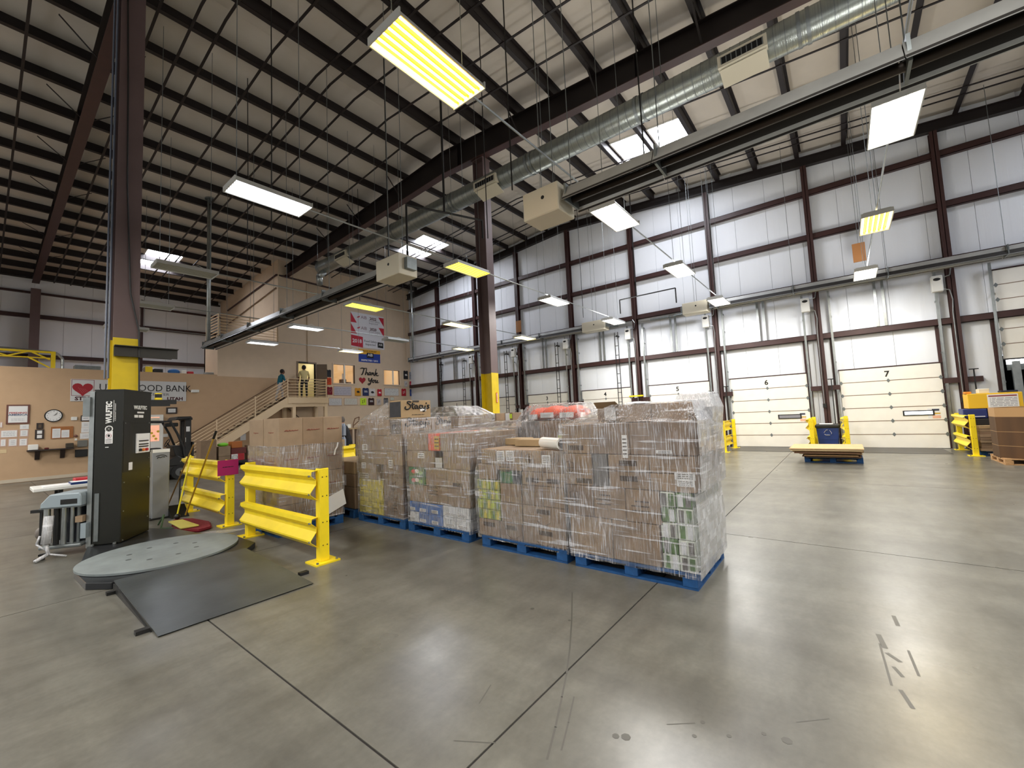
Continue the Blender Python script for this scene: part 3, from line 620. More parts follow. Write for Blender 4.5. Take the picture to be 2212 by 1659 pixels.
# ---------------------------------------------------------------- infrared tube heaters
def heater(label, x, z, yb0, yb1, yt0, yt1, vent, hood=.27):
    t = thing('infrared_heater', label, 'heater', (x, (yb0+yb1)/2, z-.25))
    MB().box(x-.24, x+.24, yb0, yb1, z-.22, z+.22).build('burner_box', mat('cream_enamel', 'd3ccb8', .45), t, bevel=.012)
    MB().tube((x-.244, (yb0+yb1)/2-.05, z+.05), (x-.238, (yb0+yb1)/2-.05, z+.05), .03, n=10).build('sight_glass', M_BLACK, t)
    MB().box(x-.1, x+.15, yb1 if yt0 < yb0 else yb0-.1, (yb1+.1) if yt0 < yb0 else yb0, z-.1, z+.14).build('air_inlet', M_GALVD, t)
    a, b = min(yt0, yt1), max(yt0, yt1)
    MB().tube((x, a, z-.04), (x, b, z-.04), .05, n=10).build('burner_tube', mat('scorched_tube', '3a322c', .5, .6), t, smooth=True)
    y = a
    while y < b-.1:
        e = min(y+2.4, b)
        MB().strip([(x-hood, z-.13), (x-hood+.03, z-.1), (x-.13, z+.12), (x+.13, z+.12), (x+hood-.03, z-.1), (x+hood, z-.13)], y, e-.01, 'y').build('reflector', mat('bright_reflector', 'c2c4c3', .35, .55, var=.1, vs=3), t)
        MB().strip([(x-hood+.012, z-.128), (x-.125, z+.108), (x+.125, z+.108), (x+hood-.012, z-.128)], y, e-.012, 'y').build('underside_strip', mat('dark_underside', '2b2826', .6), t)  # dark strip laid under the reflector to darken its inside
        MB().box(x-.2, x+.2, e-.06, e-.03, z-.12, z+.15).build('hanger_bracket', M_GALVD, t)
        MB().tube((x, e-.045, z+.15), (x, e-.045, roofz(e)-.25), .007, n=5).build('hanger_chain', M_GALVD, t)
        y = e
    if vent is not None:
        MB().tube((x, vent, z), (x, vent, roofz(vent)-.02), .075, n=12).build('vent_pipe', M_GALV, t, smooth=True)
        MB().tube((x, vent, roofz(vent)-.06), (x, vent, roofz(vent)-.02), .16, n=14).build('vent_flange', M_GALVD, t)
    for s in (-.18, .18): MB().tube((x+s, (yb0+yb1)/2, z+.22), (x+s, (yb0+yb1)/2, roofz(yb0)-.25), .007, n=5).build('hanger_chain', M_GALVD, t)
    return t
heater('infrared tube heater running overhead to the open dock door end', 5.5, 4.86, 3.1, 3.75, 3.05, -5.5, None)
heater('infrared tube heater running overhead towards the office wall', 5.5, 4.84, 6.95, 7.75, 7.8, 19.4, 19.35)
heater('dock side infrared heater whose tube runs to the office wall', 17.05, 5.4, 7.95, 9.05, 9.1, 21.6, 21.3, .22)
heater('dock side infrared heater whose tube runs past the open dock door', 17.05, 5.4, 3.75, 4.65, 3.7, -8.5, None, .22)
m = thing('gas_pipe', 'dark gas pipe dropping from the roof to the dock side heaters', 'pipe', (17.0, 6.4, 5.6))
MB().pipe([(17.0, 6.5, roofz(6.5)-.005), (17.0, 6.5, 6.35)], .025).build('riser', M_BLACK, m); MB().pipe([(17.0, 7.25, 5.75), (17.0, 7.25, 6.35), (17.0, 4.9, 6.35), (17.0, 4.9, 5.75)], .025).build('branch', M_BLACK, m)
m = thing('gas_pipe', 'dark gas pipe dropping beside the duct to the near heaters', 'pipe', (7.2, 7.6, 6.6))
MB().pipe([(7.3, 7.7, roofz(7.7)-.005), (7.3, 7.7, 6.9)], .03).build('riser', M_BLACK, m); MB().pipe([(6.4, 8.1, 5.5), (6.4, 8.1, 6.9), (7.3, 7.7, 6.9), (8.3, 7.3, 6.9), (8.3, 7.3, 6.4)], .026).build('branch', M_BLACK, m)
for y, z, nm in ((13.0, 6.2, 'right of the brown column'), (-.75, 6.3, 'over the seventh dock door')):
    t = thing('hanging_placard', 'brown placard hung over the dock side heater %s' % nm, 'placard', (17.3, y, z-.3))
    MB().box(17.3, 17.34, y-.16, y+.16, z-.3, z+.3).build('board', mat('brown_placard', 'a06c3c', .7), t); MB().tube((17.32, y, z+.3), (17.32, y, roofz(y)-.005), .006, n=4).build('hanger_wire', M_GALVD, t)

# ---------------------------------------------------------------- steel guard rails
GR = None
def guard_rail(label, loc, L, rz=0., posts=True):
    """posts and two corrugated beams along +y, ribs facing -x"""
    t = thing('guard_rail', label, 'guard rail', loc, 'yellow steel guard rails', rz, True)
    for y in (0, L):
        p = MB().box(.0, .11, y-.055, y+.055, .015, 1.08).build('post', M_YEL, t, bevel=.008)
        MB().box(.012, .098, y-.043, y+.043, 1.08, 1.083).build('socket_shade', mat('shaded_socket', '4a3d12', .8), p)  # dark plate paints the shade inside the open post top
        for z in (.98, .76, .46, .2):
            for dx in (.03, .08):
                MB().tube((dx, y-.058, z), (dx, y-.055, z), .007, n=6).build('bolt_hole', M_BLACK, p)
        bp = MB().box(-.09, .2, y-.13, y+.13, 0, .018).build('base_plate', M_YEL, t)
        for dx in (-.06, .17): MB().tube((dx, y-.1, .018), (dx, y-.1, .035), .014, n=8).build('anchor_bolt', M_GALVD, bp)
    for zt in (1.06, .52):
        pr = [(-.004, zt), (-.075, zt-.012), (-.082, zt-.06), (-.02, zt-.115), (-.02, zt-.165), (-.09, zt-.255), (-.09, zt-.275), (-.004, zt-.35)]
        full = pr+[(x+.006, z-(.006 if i == 0 else -.006 if i == len(pr)-1 else 0)) for i, (x, z) in reversed(list(enumerate(pr)))]
        MB().prism(full, .0, L, 'y').build('beam', M_YEL, t)
        for y in (0.02, L-.02):
            for z in (zt-.06, zt-.27): MB().tube((-.1, y, z), (-.08, y, z), .013, n=6).build('beam_bolt', M_GALVD, t)
    return t
guard_rail('yellow steel guard rail standing between the turntable ramp and the brown cartons', (2.49, 4.92, 0), 2.12)
guard_rail('yellow steel guard rail with a pink paper and mops leaning on it', (2.57, 8.12, 0), 2.15)
guard_rail('yellow steel guard rail seen between the brown cartons and the wrapped loads', (5.62, 9.35, 0), 2.0, PI/2)
for y, x, nm, L in ((3.42, 16.0, 'on the sixth door side of the second pair by the docks', 1.75), (4.32, 16.0, 'on the fifth door side of the second pair by the docks', 1.75), (.93, 16.1, 'beside door six next to the blue recycling bin', 1.7), (.07, 16.1, 'beside door seven next to the blue recycling bin', 1.7), (-2.52, 16.15, 'in front of the flattened cardboard by the open dock door', 1.75)):
    guard_rail('yellow guard rail %s' % nm, (x, y, 0), L, -PI/2)
pk = tag(MB().box(2.43, 2.73, 8.05, 8.056, .83, 1.08).build('pink_notice', mat('magenta_paper', 'b01f63', .8)), 'magenta paper taped to the end of the guard rail with mops', 'notice')
def print_lines(parent, face, a0, a1, z0, z1, d, n, m=None, name='printed_lines', seed=1, h=.35):
    """rows of small dashes that stand for print too fine to read"""
    q = random.Random(seed); b = MB(); step = (z1-z0)/n
    for i in range(n):
        z = z1-(i+.5)*step; a = a0
        while a < a1:
            e = min(a1, a+(a1-a0)*q.uniform(.1, .3))
            if face == 'X': b.box(d-.0015, d, a, e, z-step*h/2, z+step*h/2)
            else: b.box(a, e, d-.0015, d, z-step*h/2, z+step*h/2)
            a = e+(a1-a0)*.04
    o = b.build(name, m or M_INKS, parent); return o
print_lines(pk, 'Y', 2.5, 2.66, .95, .98, 8.05, 1, M_INK)
# ---------------------------------------------------------------- pallets
def pallet(label, x, y, m=M_PALB, w=1.22, d=1.0, group='blue pallets on the floor', rz=0):
    t = thing('pallet', label, 'pallet', (x, y, 0), group, rz, True)
    b0 = None
    for i in range(7):
        xx = i*(d-.1)/6
        if b0 is None: b0 = MB().box(0, .1, 0, w, .115, .133).build('deck_board', m, t)
        else: share(b0, (xx, 0, 0), t)
    s0 = MB().box(0, d, 0, .1, .097, .115).build('stringer_board', m, t)
    for yy in (.56, w-.1): share(s0, (0, yy, 0), t)
    k0 = MB().box(0, .14, 0, .13, .018, .097).build('block', m, t, bevel=.004)
    for i in range(3):
        for j in range(3):
            if i or j: share(k0, (i*(d-.14)/2, j*(w-.13)/2, 0), t)
    f0 = MB().box(0, .12, 0, w, 0, .018).build('bottom_board', m, t); share(f0, (d-.12, 0, 0), t)
    g0 = MB().box(.121, d-.121, 0, .12, 0, .018).build('bottom_board', m, t); share(g0, (0, (w-.12)/2, 0), t); share(g0, (0, w-.12, 0), t)
    return t
XF = 3.95
pallet('blue block pallet under the tall film wrapped load at the open floor end', XF-.02, 1.13)
pallet('chipped blue pallet under the low wrapped load with the film roll', XF-.02, 2.45)
pallet('blue pallet under the wrapped load with blue and white cartons', XF-.02, 3.9)
pallet('blue pallet under the wrapped load topped by chip cartons', XF-.02, 5.2)
pallet('blue pallet under the half height cartons behind the brown cartons', XF, 6.6)
pallet('blue pallet under the big brown cartons behind the guard rail', 2.71, 6.5)
# ---------------------------------------------------------------- cartons
M_GRNTRAY = mat('green_can_tray', '5f7d4a', .6, var=.3, vs=14); M_WHTRAY = mat('white_can_tray', 'c9cec4', .5, var=.15, vs=12)
M_YTRAY = mat('yellow_carton', 'cdbf4c', .6, var=.25, vs=16); M_YGTRAY = mat('yellow_green_tray', '98a03a', .6, var=.35, vs=12)
M_BLUECTN = mat('blue_carton', '3f6fb5', .6, var=.12, vs=9); M_WHCTN = mat('white_carton', 'd4d6da', .6, var=.05, vs=9)
M_BLKCTN = mat('black_carton', '26262a', .6); M_ORGCTN = mat('orange_carton', 'e2562b', .6, var=.1, vs=8)
M_GRNCTN = mat('green_soda_carton', '2f6b34', .55, var=.3, vs=9); M_GREYCTN = mat('grey_carton', '6e6a66', .7)
KIND = {'k': ('kraft', None), 'g': ('green and white tray', M_GRNTRAY), 'w': ('white can tray', M_WHTRAY), 'y': ('yellow', M_YTRAY), 'v': ('yellow green tray', M_YGTRAY),
        'b': ('blue', M_BLUECTN), 'c': ('white', M_WHCTN), 'x': ('black', M_BLKCTN), 'o': ('orange', M_ORGCTN), 's': ('green soda', M_GRNCTN), 'h': ('grey', M_GREYCTN)}
def carton(label, x0, x1, y0, y1, z0, z1, m, group, fancy=None):
    t = MB().box(x0, x1, y0+.003, y1-.003, z0+.002, z1-.002).build('carton', m, None, bevel=.006)
    ORG[t.name] = V((0, 0, 0))
    return tag(t, label, 'carton', group)
BX = {}
def load(key, where, rows, depth=.98, back=True, x=XF):
    """rows: list of (z0, z1, [(y_high, y_low, kind)], inset)"""
    n = 0
    for r, row in enumerate(rows):
        z0, z1, cells = row[:3]; ins = row[3] if len(row) > 3 else 0.
        for c, (ya, yb, k) in enumerate(cells):
            nm, m = KIND[k]; m = m or M_KRAFT[R.choice((0, 0, 1, 2))]
            lab = '%s carton, tier %s, %s from the office end, %s' % (nm, NUM[r] if r < 10 else r, ORD[c], where)
            o = carton(lab, x+ins, x+depth/2, yb, ya, z0, z1, m, 'cartons of the %s' % where); BX[(key, r, c)] = (o, x+ins, yb, ya, z0, z1)
            if back: carton(lab.replace('carton,', 'carton in the back row,').replace(' from the office end', ''), x+depth/2+.004, x+depth, yb, ya, z0, z1, m, 'back row cartons of the %s' % where)
Zt = lambda a, n, h: [(a+i*h, a+(i+1)*h) for i in range(n)]
# the tall end load
rows4 = [(.135, .52, [(2.40, 1.92, 'k'), (1.92, 1.44, 'k')]), (.52, .835, [(2.42, 2.11, 'k'), (2.11, 1.76, 'k'), (1.76, 1.40, 'k')]),
         (.835, 1.0, [(1.92, 1.50, 'k'), (1.50, 1.09, 'k')]), (1.0, 1.165, [(1.92, 1.50, 'k'), (1.50, 1.08, 'k')]), (.835, 1.165, [(2.44, 2.10, 'k'), (2.09, 1.93, 'h')]),
         (1.165, 1.475, [(2.45, 2.11, 'k'), (2.11, 1.68, 'k'), (1.68, 1.07, 'k')]), (1.475, 1.655, [(1.83, 1.49, 'k'), (1.49, 1.14, 'k')], .12)]
for i, (a, b) in enumerate(Zt(.135, 5, .14)): rows4.append((a, b, [(1.43, 1.28, 'g' if i % 2 else 'w'), (1.28, 1.13, 'w' if i != 4 else 'g')]))
load('4', 'tall end load', rows4)
rows3 = [(.135, .335, [(3.73, 3.39, 'k'), (3.39, 3.05, 'k'), (3.04, 2.46, 'k')]), (.335, .565, [(3.36, 3.04, 'k'), (3.03, 2.45, 'k')]), (.565, .79, [(3.36, 3.04, 'k'), (3.03, 2.74, 'k'), (2.74, 2.45, 'k')]),
         (.79, .945, [(3.36, 3.16, 's'), (3.15, 3.03, 'x'), (3.02, 2.73, 'k'), (2.73, 2.44, 'k')]), (.945, 1.195, [(3.40, 3.02, 'k'), (3.01, 2.73, 'k'), (2.73, 2.44, 'k')]), (.82, 1.01, [(3.71, 3.41, 'k')]), (1.01, 1.195, [(3.66, 3.41, 'k')])]
for i, (a, b) in enumerate(Zt(.335, 4, .12)): rows3.append((a, b, [(3.75 if i % 2 else 3.73, 3.37, 'v')]))
load('3', 'low load with film roll', rows3)
rows2 = [(.135, .28, [(5.11, 4.90, 'c'), (4.90, 4.65, 'b'), (4.65, 4.40, 'b'), (4.40, 4.15, 'c'), (4.15, 3.90, 'c')]), (.28, .425, [(5.11, 4.90, 'b'), (4.90, 4.65, 'b'), (4.65, 4.40, 'b'), (4.40, 4.15, 'c'), (4.15, 3.90, 'c')]),
         (.425, .665, [(5.11, 4.70, 'k'), (4.70, 4.29, 'k'), (4.29, 3.88, 'k')]), (.665, .79, [(5.11, 4.74, 's')]), (.79, .915, [(5.11, 4.74, 's')]), (.665, .915, [(4.73, 4.30, 'k'), (4.30, 3.88, 'k')]),
         (.915, 1.155, [(5.14, 4.54, 'k'), (4.36, 3.85, 'k')]), (1.155, 1.395, [(5.14, 4.67, 'k'), (4.66, 4.42, 'o'), (4.41, 3.84, 'k')])]
load('2', 'load with blue cartons', rows2)
rows1 = [(.135, .315, [(6.42, 6.08, 'y'), (6.08, 5.75, 'y')]), (.315, .495, [(6.41, 6.08, 'y'), (6.08, 5.75, 'y')]), (.495, .675, [(6.42, 6.12, 'y'), (6.12, 5.75, 'y')]),
         (.135, .42, [(5.74, 5.25, 'k')]), (.42, .735, [(5.74, 5.25, 'k')]), (.675, .92, [(6.43, 5.92, 'k')]), (.735, .92, [(5.74, 5.25, 'k')]), (.92, 1.13, [(6.44, 6.05, 'k'), (6.05, 5.65, 'k'), (5.65, 5.25, 'k')]),
         (1.13, 1.375, [(6.45, 5.95, 'k'), (5.95, 5.6, 'k'), (5.6, 5.25, 'k')]), (1.375, 1.62, [(6.36, 5.96, 'k'), (5.96, 5.56, 'k')])]
load('1', 'load topped by chip cartons', rows1)
for i, (z0, z1) in enumerate(((1.375, 1.63), (1.63, 1.905))):
    for j, (xa, xb) in enumerate(((XF, XF+.58), (XF+.585, XF+.97))):
        if i and j: continue
        o = carton(['kraft chip carton printed Stacy\'s under the film, %s' % ('near the floor aisle' if not j else 'behind its printed twin'), 'unwrapped kraft chip carton printed Stacy\'s on top of the wrapped load'][i], xa, xb, 5.25, 5.54, z0, z1, M_KRAFT[3 if i else 1], 'chip cartons')
        MB().box(xa-.002, xa, 5.26, 5.53, z0+.02, z1-.02).build('dark_side_print', mat('charcoal_print', '33343a', .7, var=.2, vs=14), o) if not j else 0
        sx = lambda u, v: (xa+.15+u*.31*(xb-xa)/.58, 5.25-.002, z0+.14+v*.1)
        S = [[(.12, 1.05), (-.02, 1.25), (-.14, .95), (.05, .7), (.12, .3), (-.1, -.15), (-.3, .1), (-.2, .35)], [(.22, .95), (.2, .3), (.24, .0), (.3, .05)], [(.12, .65), (.34, .72)],
             [(.5, .5), (.42, .6), (.34, .3), (.4, .0), (.5, .2), (.52, .5), (.52, .1), (.58, .0)], [(.78, .5), (.7, .62), (.62, .3), (.7, .0), (.8, .12)],
             [(.84, .58), (.84, .15), (.92, .02), (1.0, .2), (1.02, .58), (1.0, -.2), (.92, -.5), (.84, -.3)], [(1.1, .95), (1.08, .75)], [(1.28, .52), (1.18, .6), (1.16, .4), (1.28, .2), (1.2, .0), (1.1, .1)]]
        strokes('brand_script', S, .011, M_INK, o, sx)
        MB().box(xa+.36*(xb-xa)/.58, xa+.48*(xb-xa)/.58, 5.246, 5.25, z0+.1, z0+.16).build('shipping_label', M_PAPER, o)
        print_lines(o, 'Y', xa+.2, xa+.45*(xb-xa)/.58, z0+.04, z0+.06, 5.249, 1, M_INK)
        if i: MB().box(xa+.22, xa+.34, 5.246, 5.25, z1-.03, z1-.006).build('tape_end', mat('black_tape', '2a2622', .5), o)
# labels and prints on the front faces
def sticker(key, r, c, u0, u1, v0, v1, m=None, lines=3, name='shipping_label'):
    """u runs from the office end (0) to the open end (1) of the carton's face, v up"""
    o, x, yb, ya, z0, z1 = BX[(key, r, c)]
    y0, y1 = ya+(yb-ya)*u1, ya+(yb-ya)*u0; za, zb = z0+(z1-z0)*v0, z0+(z1-z0)*v1
    s = MB().box(x-.004, x, y0, y1, za, zb).build(name, m or M_PAPER, o)
    if lines: print_lines(s, 'X', y0+.12*(y1-y0), y1-.12*(y1-y0), za+.1*(zb-za), zb-.1*(zb-za), x-.004, lines, M_INKS, seed=int(u0*97+v0*31+r*7))
def printmark(key, r, c, kind, u, v, s=.09):
    o, x, yb, ya, z0, z1 = BX[(key, r, c)]; yy = ya+(yb-ya)*u; zz = z0+(z1-z0)*v; b = MB(); x -= .0015
    if kind == 'shield':
        pr = [(yy-s*.6, zz+s*.55), (yy, zz+s*.75), (yy+s*.6, zz+s*.55), (yy+s*.55, zz-s*.2), (yy, zz-s*.75), (yy-s*.55, zz-s*.2)]
        for p, q in zip(pr, pr[1:]+pr[:1]): b.bar((x, p[0], p[1]), (x, q[0], q[1]), .009, .002)
        b.bar((x, yy-s*.5, zz), (x, yy+s*.5, zz), .018, .002).bar((x, yy, zz+s*.5), (x, yy, zz-s*.5), .012, .002)
    elif kind == 'arc':
        pts = [(yy+s*2*(t-.5), zz+s*.5*math.sin(PI*t)*(-1)) for t in [i/6 for i in range(7)]]
        for p, q in zip(pts, pts[1:]): b.bar((x, p[0], p[1]), (x, q[0], q[1]), .01, .002)
    elif kind == 'banner':
        b.box(x-.001, x+.001, yy-s, yy+s, zz-s*.28, zz+s*.28)
    else:
        q = random.Random(int(u*50+v*9+r)); 
        for i in range(3): b.box(x-.001, x+.001, yy-s, yy+s*q.uniform(.2, 1), zz+s*(.5-i*.5)-.006, zz+s*(.5-i*.5)+.006)
    b.build('carton_print', M_INKS, o)
for key, r, c, u0, u1, v0, v1, m, l in (('4', 5, 2, .42, .66, .06, .16, None, 2), ('4', 5, 1, .82, .95, -.1, .62, None, 5), ('4', 3, 1, .55, .98, -.3, .1, None, 3), ('4', 2, 1, .6, .98, .35, .7, None, 3), ('3', 4, 0, .03, .34, .42, .92, None, 5), ('3', 4, 0, .42, .73, .45, .95, None, 5), ('3', 4, 2, .02, .42, .36, .78, None, 4),
        ('2', 6, 0, .42, .66, .56, .86, None, 2), ('2', 6, 1, -.3, -.04, .05, .62, mat('white_bag', 'c9c6c0', .5), 0), ('2', 7, 1, .55, .98, .1, .86, mat('gold_print', 'cfa52c', .7), 3), ('1', 8, 0, .3, .58, .05, .45, None, 3), ('1', 7, 0, .3, .5, .4, .62, None, 1), ('1', 7, 0, .28, .6, -.35, .1, None, 3), ('1', 5, 0, .02, .6, .05, .4, mat('pale_print', 'b9b4ac', .7), 2), ('1', 7, 2, .15, .4, -.2, .4, None, 3)):
    sticker(key, r, c, u0, u1, v0, v1, m, l)
for a in (('4', 4, 0, 'shield', .2, .55), ('4', 1, 0, 'shield', .3, .6), ('4', 1, 1, 'rows', .3, .6), ('4', 2, 0, 'banner', .5, .6), ('4', 3, 0, 'banner', .5, .5), ('4', 1, 2, 'rows', .4, .5), ('4', 5, 0, 'banner', .5, .2), ('4', 4, 0, 'banner', .7, .15), ('3', 4, 1, 'shield', .4, .55), ('3', 4, 2, 'shield', .6, .6), ('3', 1, 1, 'banner', .5, .75), ('3', 1, 1, 'arc', .5, .3), ('3', 0, 2, 'banner', .55, .7), ('3', 0, 2, 'arc', .5, .2), ('3', 0, 0, 'banner', .5, .7), ('3', 0, 1, 'banner', .5, .7), ('3', 0, 1, 'arc', .6, .3), ('3', 3, 2, 'banner', .5, .4), ('3', 3, 3, 'banner', .5, .4), ('3', 4, 0, 'rows', .3, .15),
          ('1', 4, 0, 'shield', .5, .55), ('1', 4, 0, 'arc', .5, .85), ('1', 3, 0, 'rows', .5, .5), ('2', 2, 1, 'rows', .3, .75), ('2', 5, 1, 'banner', .5, .2)): printmark(*a)
# white end labels on the blue and white cartons
for r in (0, 1):
    for c in range(5): sticker('2', r, c, .1, .62 if c < 3 else .95, .12, .42, None, 2)
for r in (3, 4):
    o, x, yb, ya, z0, z1 = BX[('2', r, 0)]
    for k, (u, v, cc) in enumerate(((.3, .5, 'd9534a'), (.5, .55, 'efe8e0'), (.72, .4, '9ec86a'))):
        MB().ball((x, ya+(yb-ya)*u, z0+(z1-z0)*v), .05, (.05, 1, .6), 5).build('carton_print', mat('soda_print_%d' % k, cc, .6), o)
for i in range(4):
    o, x, yb, ya, z0, z1 = BX[('3', 7+i, 0)]
    for k in range(5):
        MB().box(x-.003, x, yb+.02+k*.068, yb+.06+k*.068, z0+.012, z1-.012).build('can_print', [M_YTRAY, M_GRNTRAY, mat('lime_print', 'b5c23a', .6)][(k+i) % 3], o)
for i in range(5):
    for c in range(2):
        o, x, yb, ya, z0, z1 = BX[('4', 7+i, c)]
        for k in range(2): MB().box(x-.003, x, yb+.015+k*.066, yb+.06+k*.066, z0+.015, z1-.015).build('can_print', [M_WHCTN, M_GRNTRAY, M_GREYCTN][(k+i+c) % 3], o)
# unwrapped pieces on the loads
for i, (x, y0, y1, z0) in enumerate(((4.5, 3.42, 3.7, 1.2), (4.33, 3.0, 3.4, 1.2), (4.4, 2.84, 2.97, 1.2))):
    tag(MB().box(x, x+.28, y0, y1, z0, z0+.085).build('carton', M_KRAFT[3], None, bevel=.004), 'small tan carton lying loose beside the film roll, %s from it' % ORD[2-i], 'carton', 'small cartons by the film roll')
t = thing('film_roll', 'white roll of stretch film lying on the low wrapped load', 'roll', (XF+.1, 2.6, 1.2))
a, b = V((XF+.2, 2.83, 1.265)), V((XF+.02, 2.47, 1.265)); dv = (b-a).normalized()
b_ = MB(); n = 20; u = V((0, 0, 1)); s = dv.cross(u)
def ring(c, r): return [c+(s*math.cos(2*PI*i/n)+u*math.sin(2*PI*i/n))*r for i in range(n)]
b_.add(ring(a, .064)+ring(b, .064)+ring(b, .042)+ring(a, .042), [(k*n+i, k*n+(i+1) % n, ((k+1) % 4)*n+(i+1) % n, ((k+1) % 4)*n+i) for k in range(4) for i in range(n)])
b_.build('film_winding', mat('milky_film_winding', 'ece9e2', .25), t, smooth=.7)
c_ = MB(); a2, b2 = a-dv*.012, b+dv*.012
c_.add(ring(a2, .042)+ring(b2, .042)+ring(b2, .037)+ring(a2, .037), [(k*n+i, k*n+(i+1) % n, ((k+1) % 4)*n+(i+1) % n, ((k+1) % 4)*n+i) for k in range(4) for i in range(n)]).build('cardboard_core', mat('dark_core', '4a3a2a', .8), t, smooth=.7)
t = carton('open kraft carton with a white slip sticking up on the tall end load', XF+.42, XF+.8, 1.92, 2.22, 1.48, 1.63, M_KRAFT[1], None)
MB().add([(XF+.42, 1.92, 1.63), (XF+.42, 2.22, 1.63), (XF+.3, 2.2, 1.70), (XF+.3, 1.94, 1.70)], [(0, 1, 2, 3)]).add([(XF+.42, 1.92, 1.63), (XF+.8, 1.92, 1.63), (XF+.78, 1.7, 1.69), (XF+.44, 1.7, 1.69)], [(0, 1, 2, 3)]).build('flap', M_KRAFT[3], t)
MB().box(XF+.40, XF+.405, 1.99, 2.12, 1.5, 1.66).build('white_slip', M_PAPER, t)
# ---------------------------------------------------------------- film around the loads
def wrap(label, rings, sheen_sides='', ny=16, nx=12, seed=1, top=True):
    """rings: (z, y0, y1, x0, x1) from the pallet up"""
    q = random.Random(seed); b = MB(); idx = []
    zz = []
    for (z0, *a), (z1, *c) in zip(rings, rings[1:]):
        n = max(1, int((z1-z0)/.07))
        for i in range(n): f = i/n; zz.append((z0+(z1-z0)*f, [p+(r-p)*f for p, r in zip(a, c)]))
    zz.append((rings[-1][0], rings[-1][1:]))
    P = []
    for z, (y0, y1, x0, x1) in zz:
        row = []
        for i in range(ny): row.append((x0, y1+(y0-y1)*i/ny))
        for i in range(nx): row.append((x0+(x1-x0)*i/nx, y0))
        for i in range(ny): row.append((x1, y0+(y1-y0)*i/ny))
        for i in range(nx): row.append((x1-(x1-x0)*i/nx, y1))
        P.append([(x+q.uniform(-.002, .002), y+q.uniform(-.002, .002), z+q.uniform(-.006, .006)) for x, y in row])
    m = len(P[0])
    for r in range(len(P)-1):
        for i in range(m):
            side = 0 if i < ny else 1 if i < ny+nx else 2 if i < 2*ny+nx else 3
            b.k = 1 if str(side) in sheen_sides else 0
            b.add([P[r][i], P[r][(i+1) % m], P[r+1][(i+1) % m], P[r+1][i]], [(0, 1, 2, 3)])
    if top:
        y0, y1, x0, x1 = rings[-1][1:]; z = rings[-1][0]; b.k = 0; N = 10
        G = [[(x0+(x1-x0)*i/N, y0+(y1-y0)*j/N, z+(q.uniform(0, .02) if 0 < i < N and 0 < j < N else 0)) for j in range(N+1)] for i in range(N+1)]
        for i in range(N):
            for j in range(N): b.add([G[i][j], G[i+1][j], G[i+1][j+1], G[i][j+1]], [(0, 1, 2, 3)])
    o = b.build('stretch_film', [M_FILM, M_FILMT], None, smooth=.6)
    return tag(o, label, 'plastic wrap')
e = .014
wrap('clear stretch film round the tall end load, clouded on its open floor side', [(.10, 1.11-e, 2.40, XF-e-.012, XF+1.0), (.5, 1.10-e, 2.42+e, XF-e, XF+.99), (.83, 1.10, 2.44+e, XF-e, XF+.97), (.85, 1.06-e, 2.45+e, XF-e, XF+.96), (1.165, 1.05-e, 2.46+e, XF-e, XF+.97), (1.48, 1.05-e, 2.465+e, XF-e, XF+.97), (1.56, 1.07, 2.2, XF+.05, XF+.97), (1.665, 1.1, 1.88, XF+.09, XF+.97)], '1', seed=4)
wrap('clear stretch film bulging over the back corner of the tall end load', [(1.4, 1.04, 1.4, XF+.55, XF+.99), (1.6, 1.02, 1.4, XF+.5, XF+1.0), (1.74, 1.06, 1.36, XF+.55, XF+.97)], '012', 6, 6, seed=9)
wrap('clear stretch film round the low load under the film roll', [(.10, 2.43, 3.74, XF-e, XF+1.0), (.56, 2.43, 3.765, XF-e, XF+1.0), (.82, 2.42, 3.77, XF-e-.003, XF+1.0), (1.0, 2.42, 3.73, XF-e, XF+1.0), (1.19, 2.42, 3.69, XF-e, XF+1.0)], '', seed=5, top=False)
wrap('clear stretch film round the load with blue cartons', [(.10, 3.87, 5.13, XF-e, XF+1.0), (.42, 3.86, 5.13, XF-e, XF+1.0), (.92, 3.84, 5.16, XF-e, XF+1.0), (1.40, 3.82, 5.17, XF-e, XF+1.0), (1.43, 3.95, 5.0, XF+.15, XF+.95)], '', seed=6)
wrap('clear stretch film drawn up towards the topmost chip carton', [(.10, 5.24, 6.44, XF-e, XF+1.0), (.68, 5.235, 6.44, XF-e, XF+1.0), (.93, 5.235, 6.46, XF-e, XF+1.0), (1.385, 5.235, 6.47, XF-e, XF+1.0), (1.63, 5.235, 6.38, XF-e, XF+1.0), (1.64, 5.548, 6.36, XF-e, XF+.7), (1.88, 5.548, 5.60, XF-e, XF+.62)], '', seed=7, top=False)
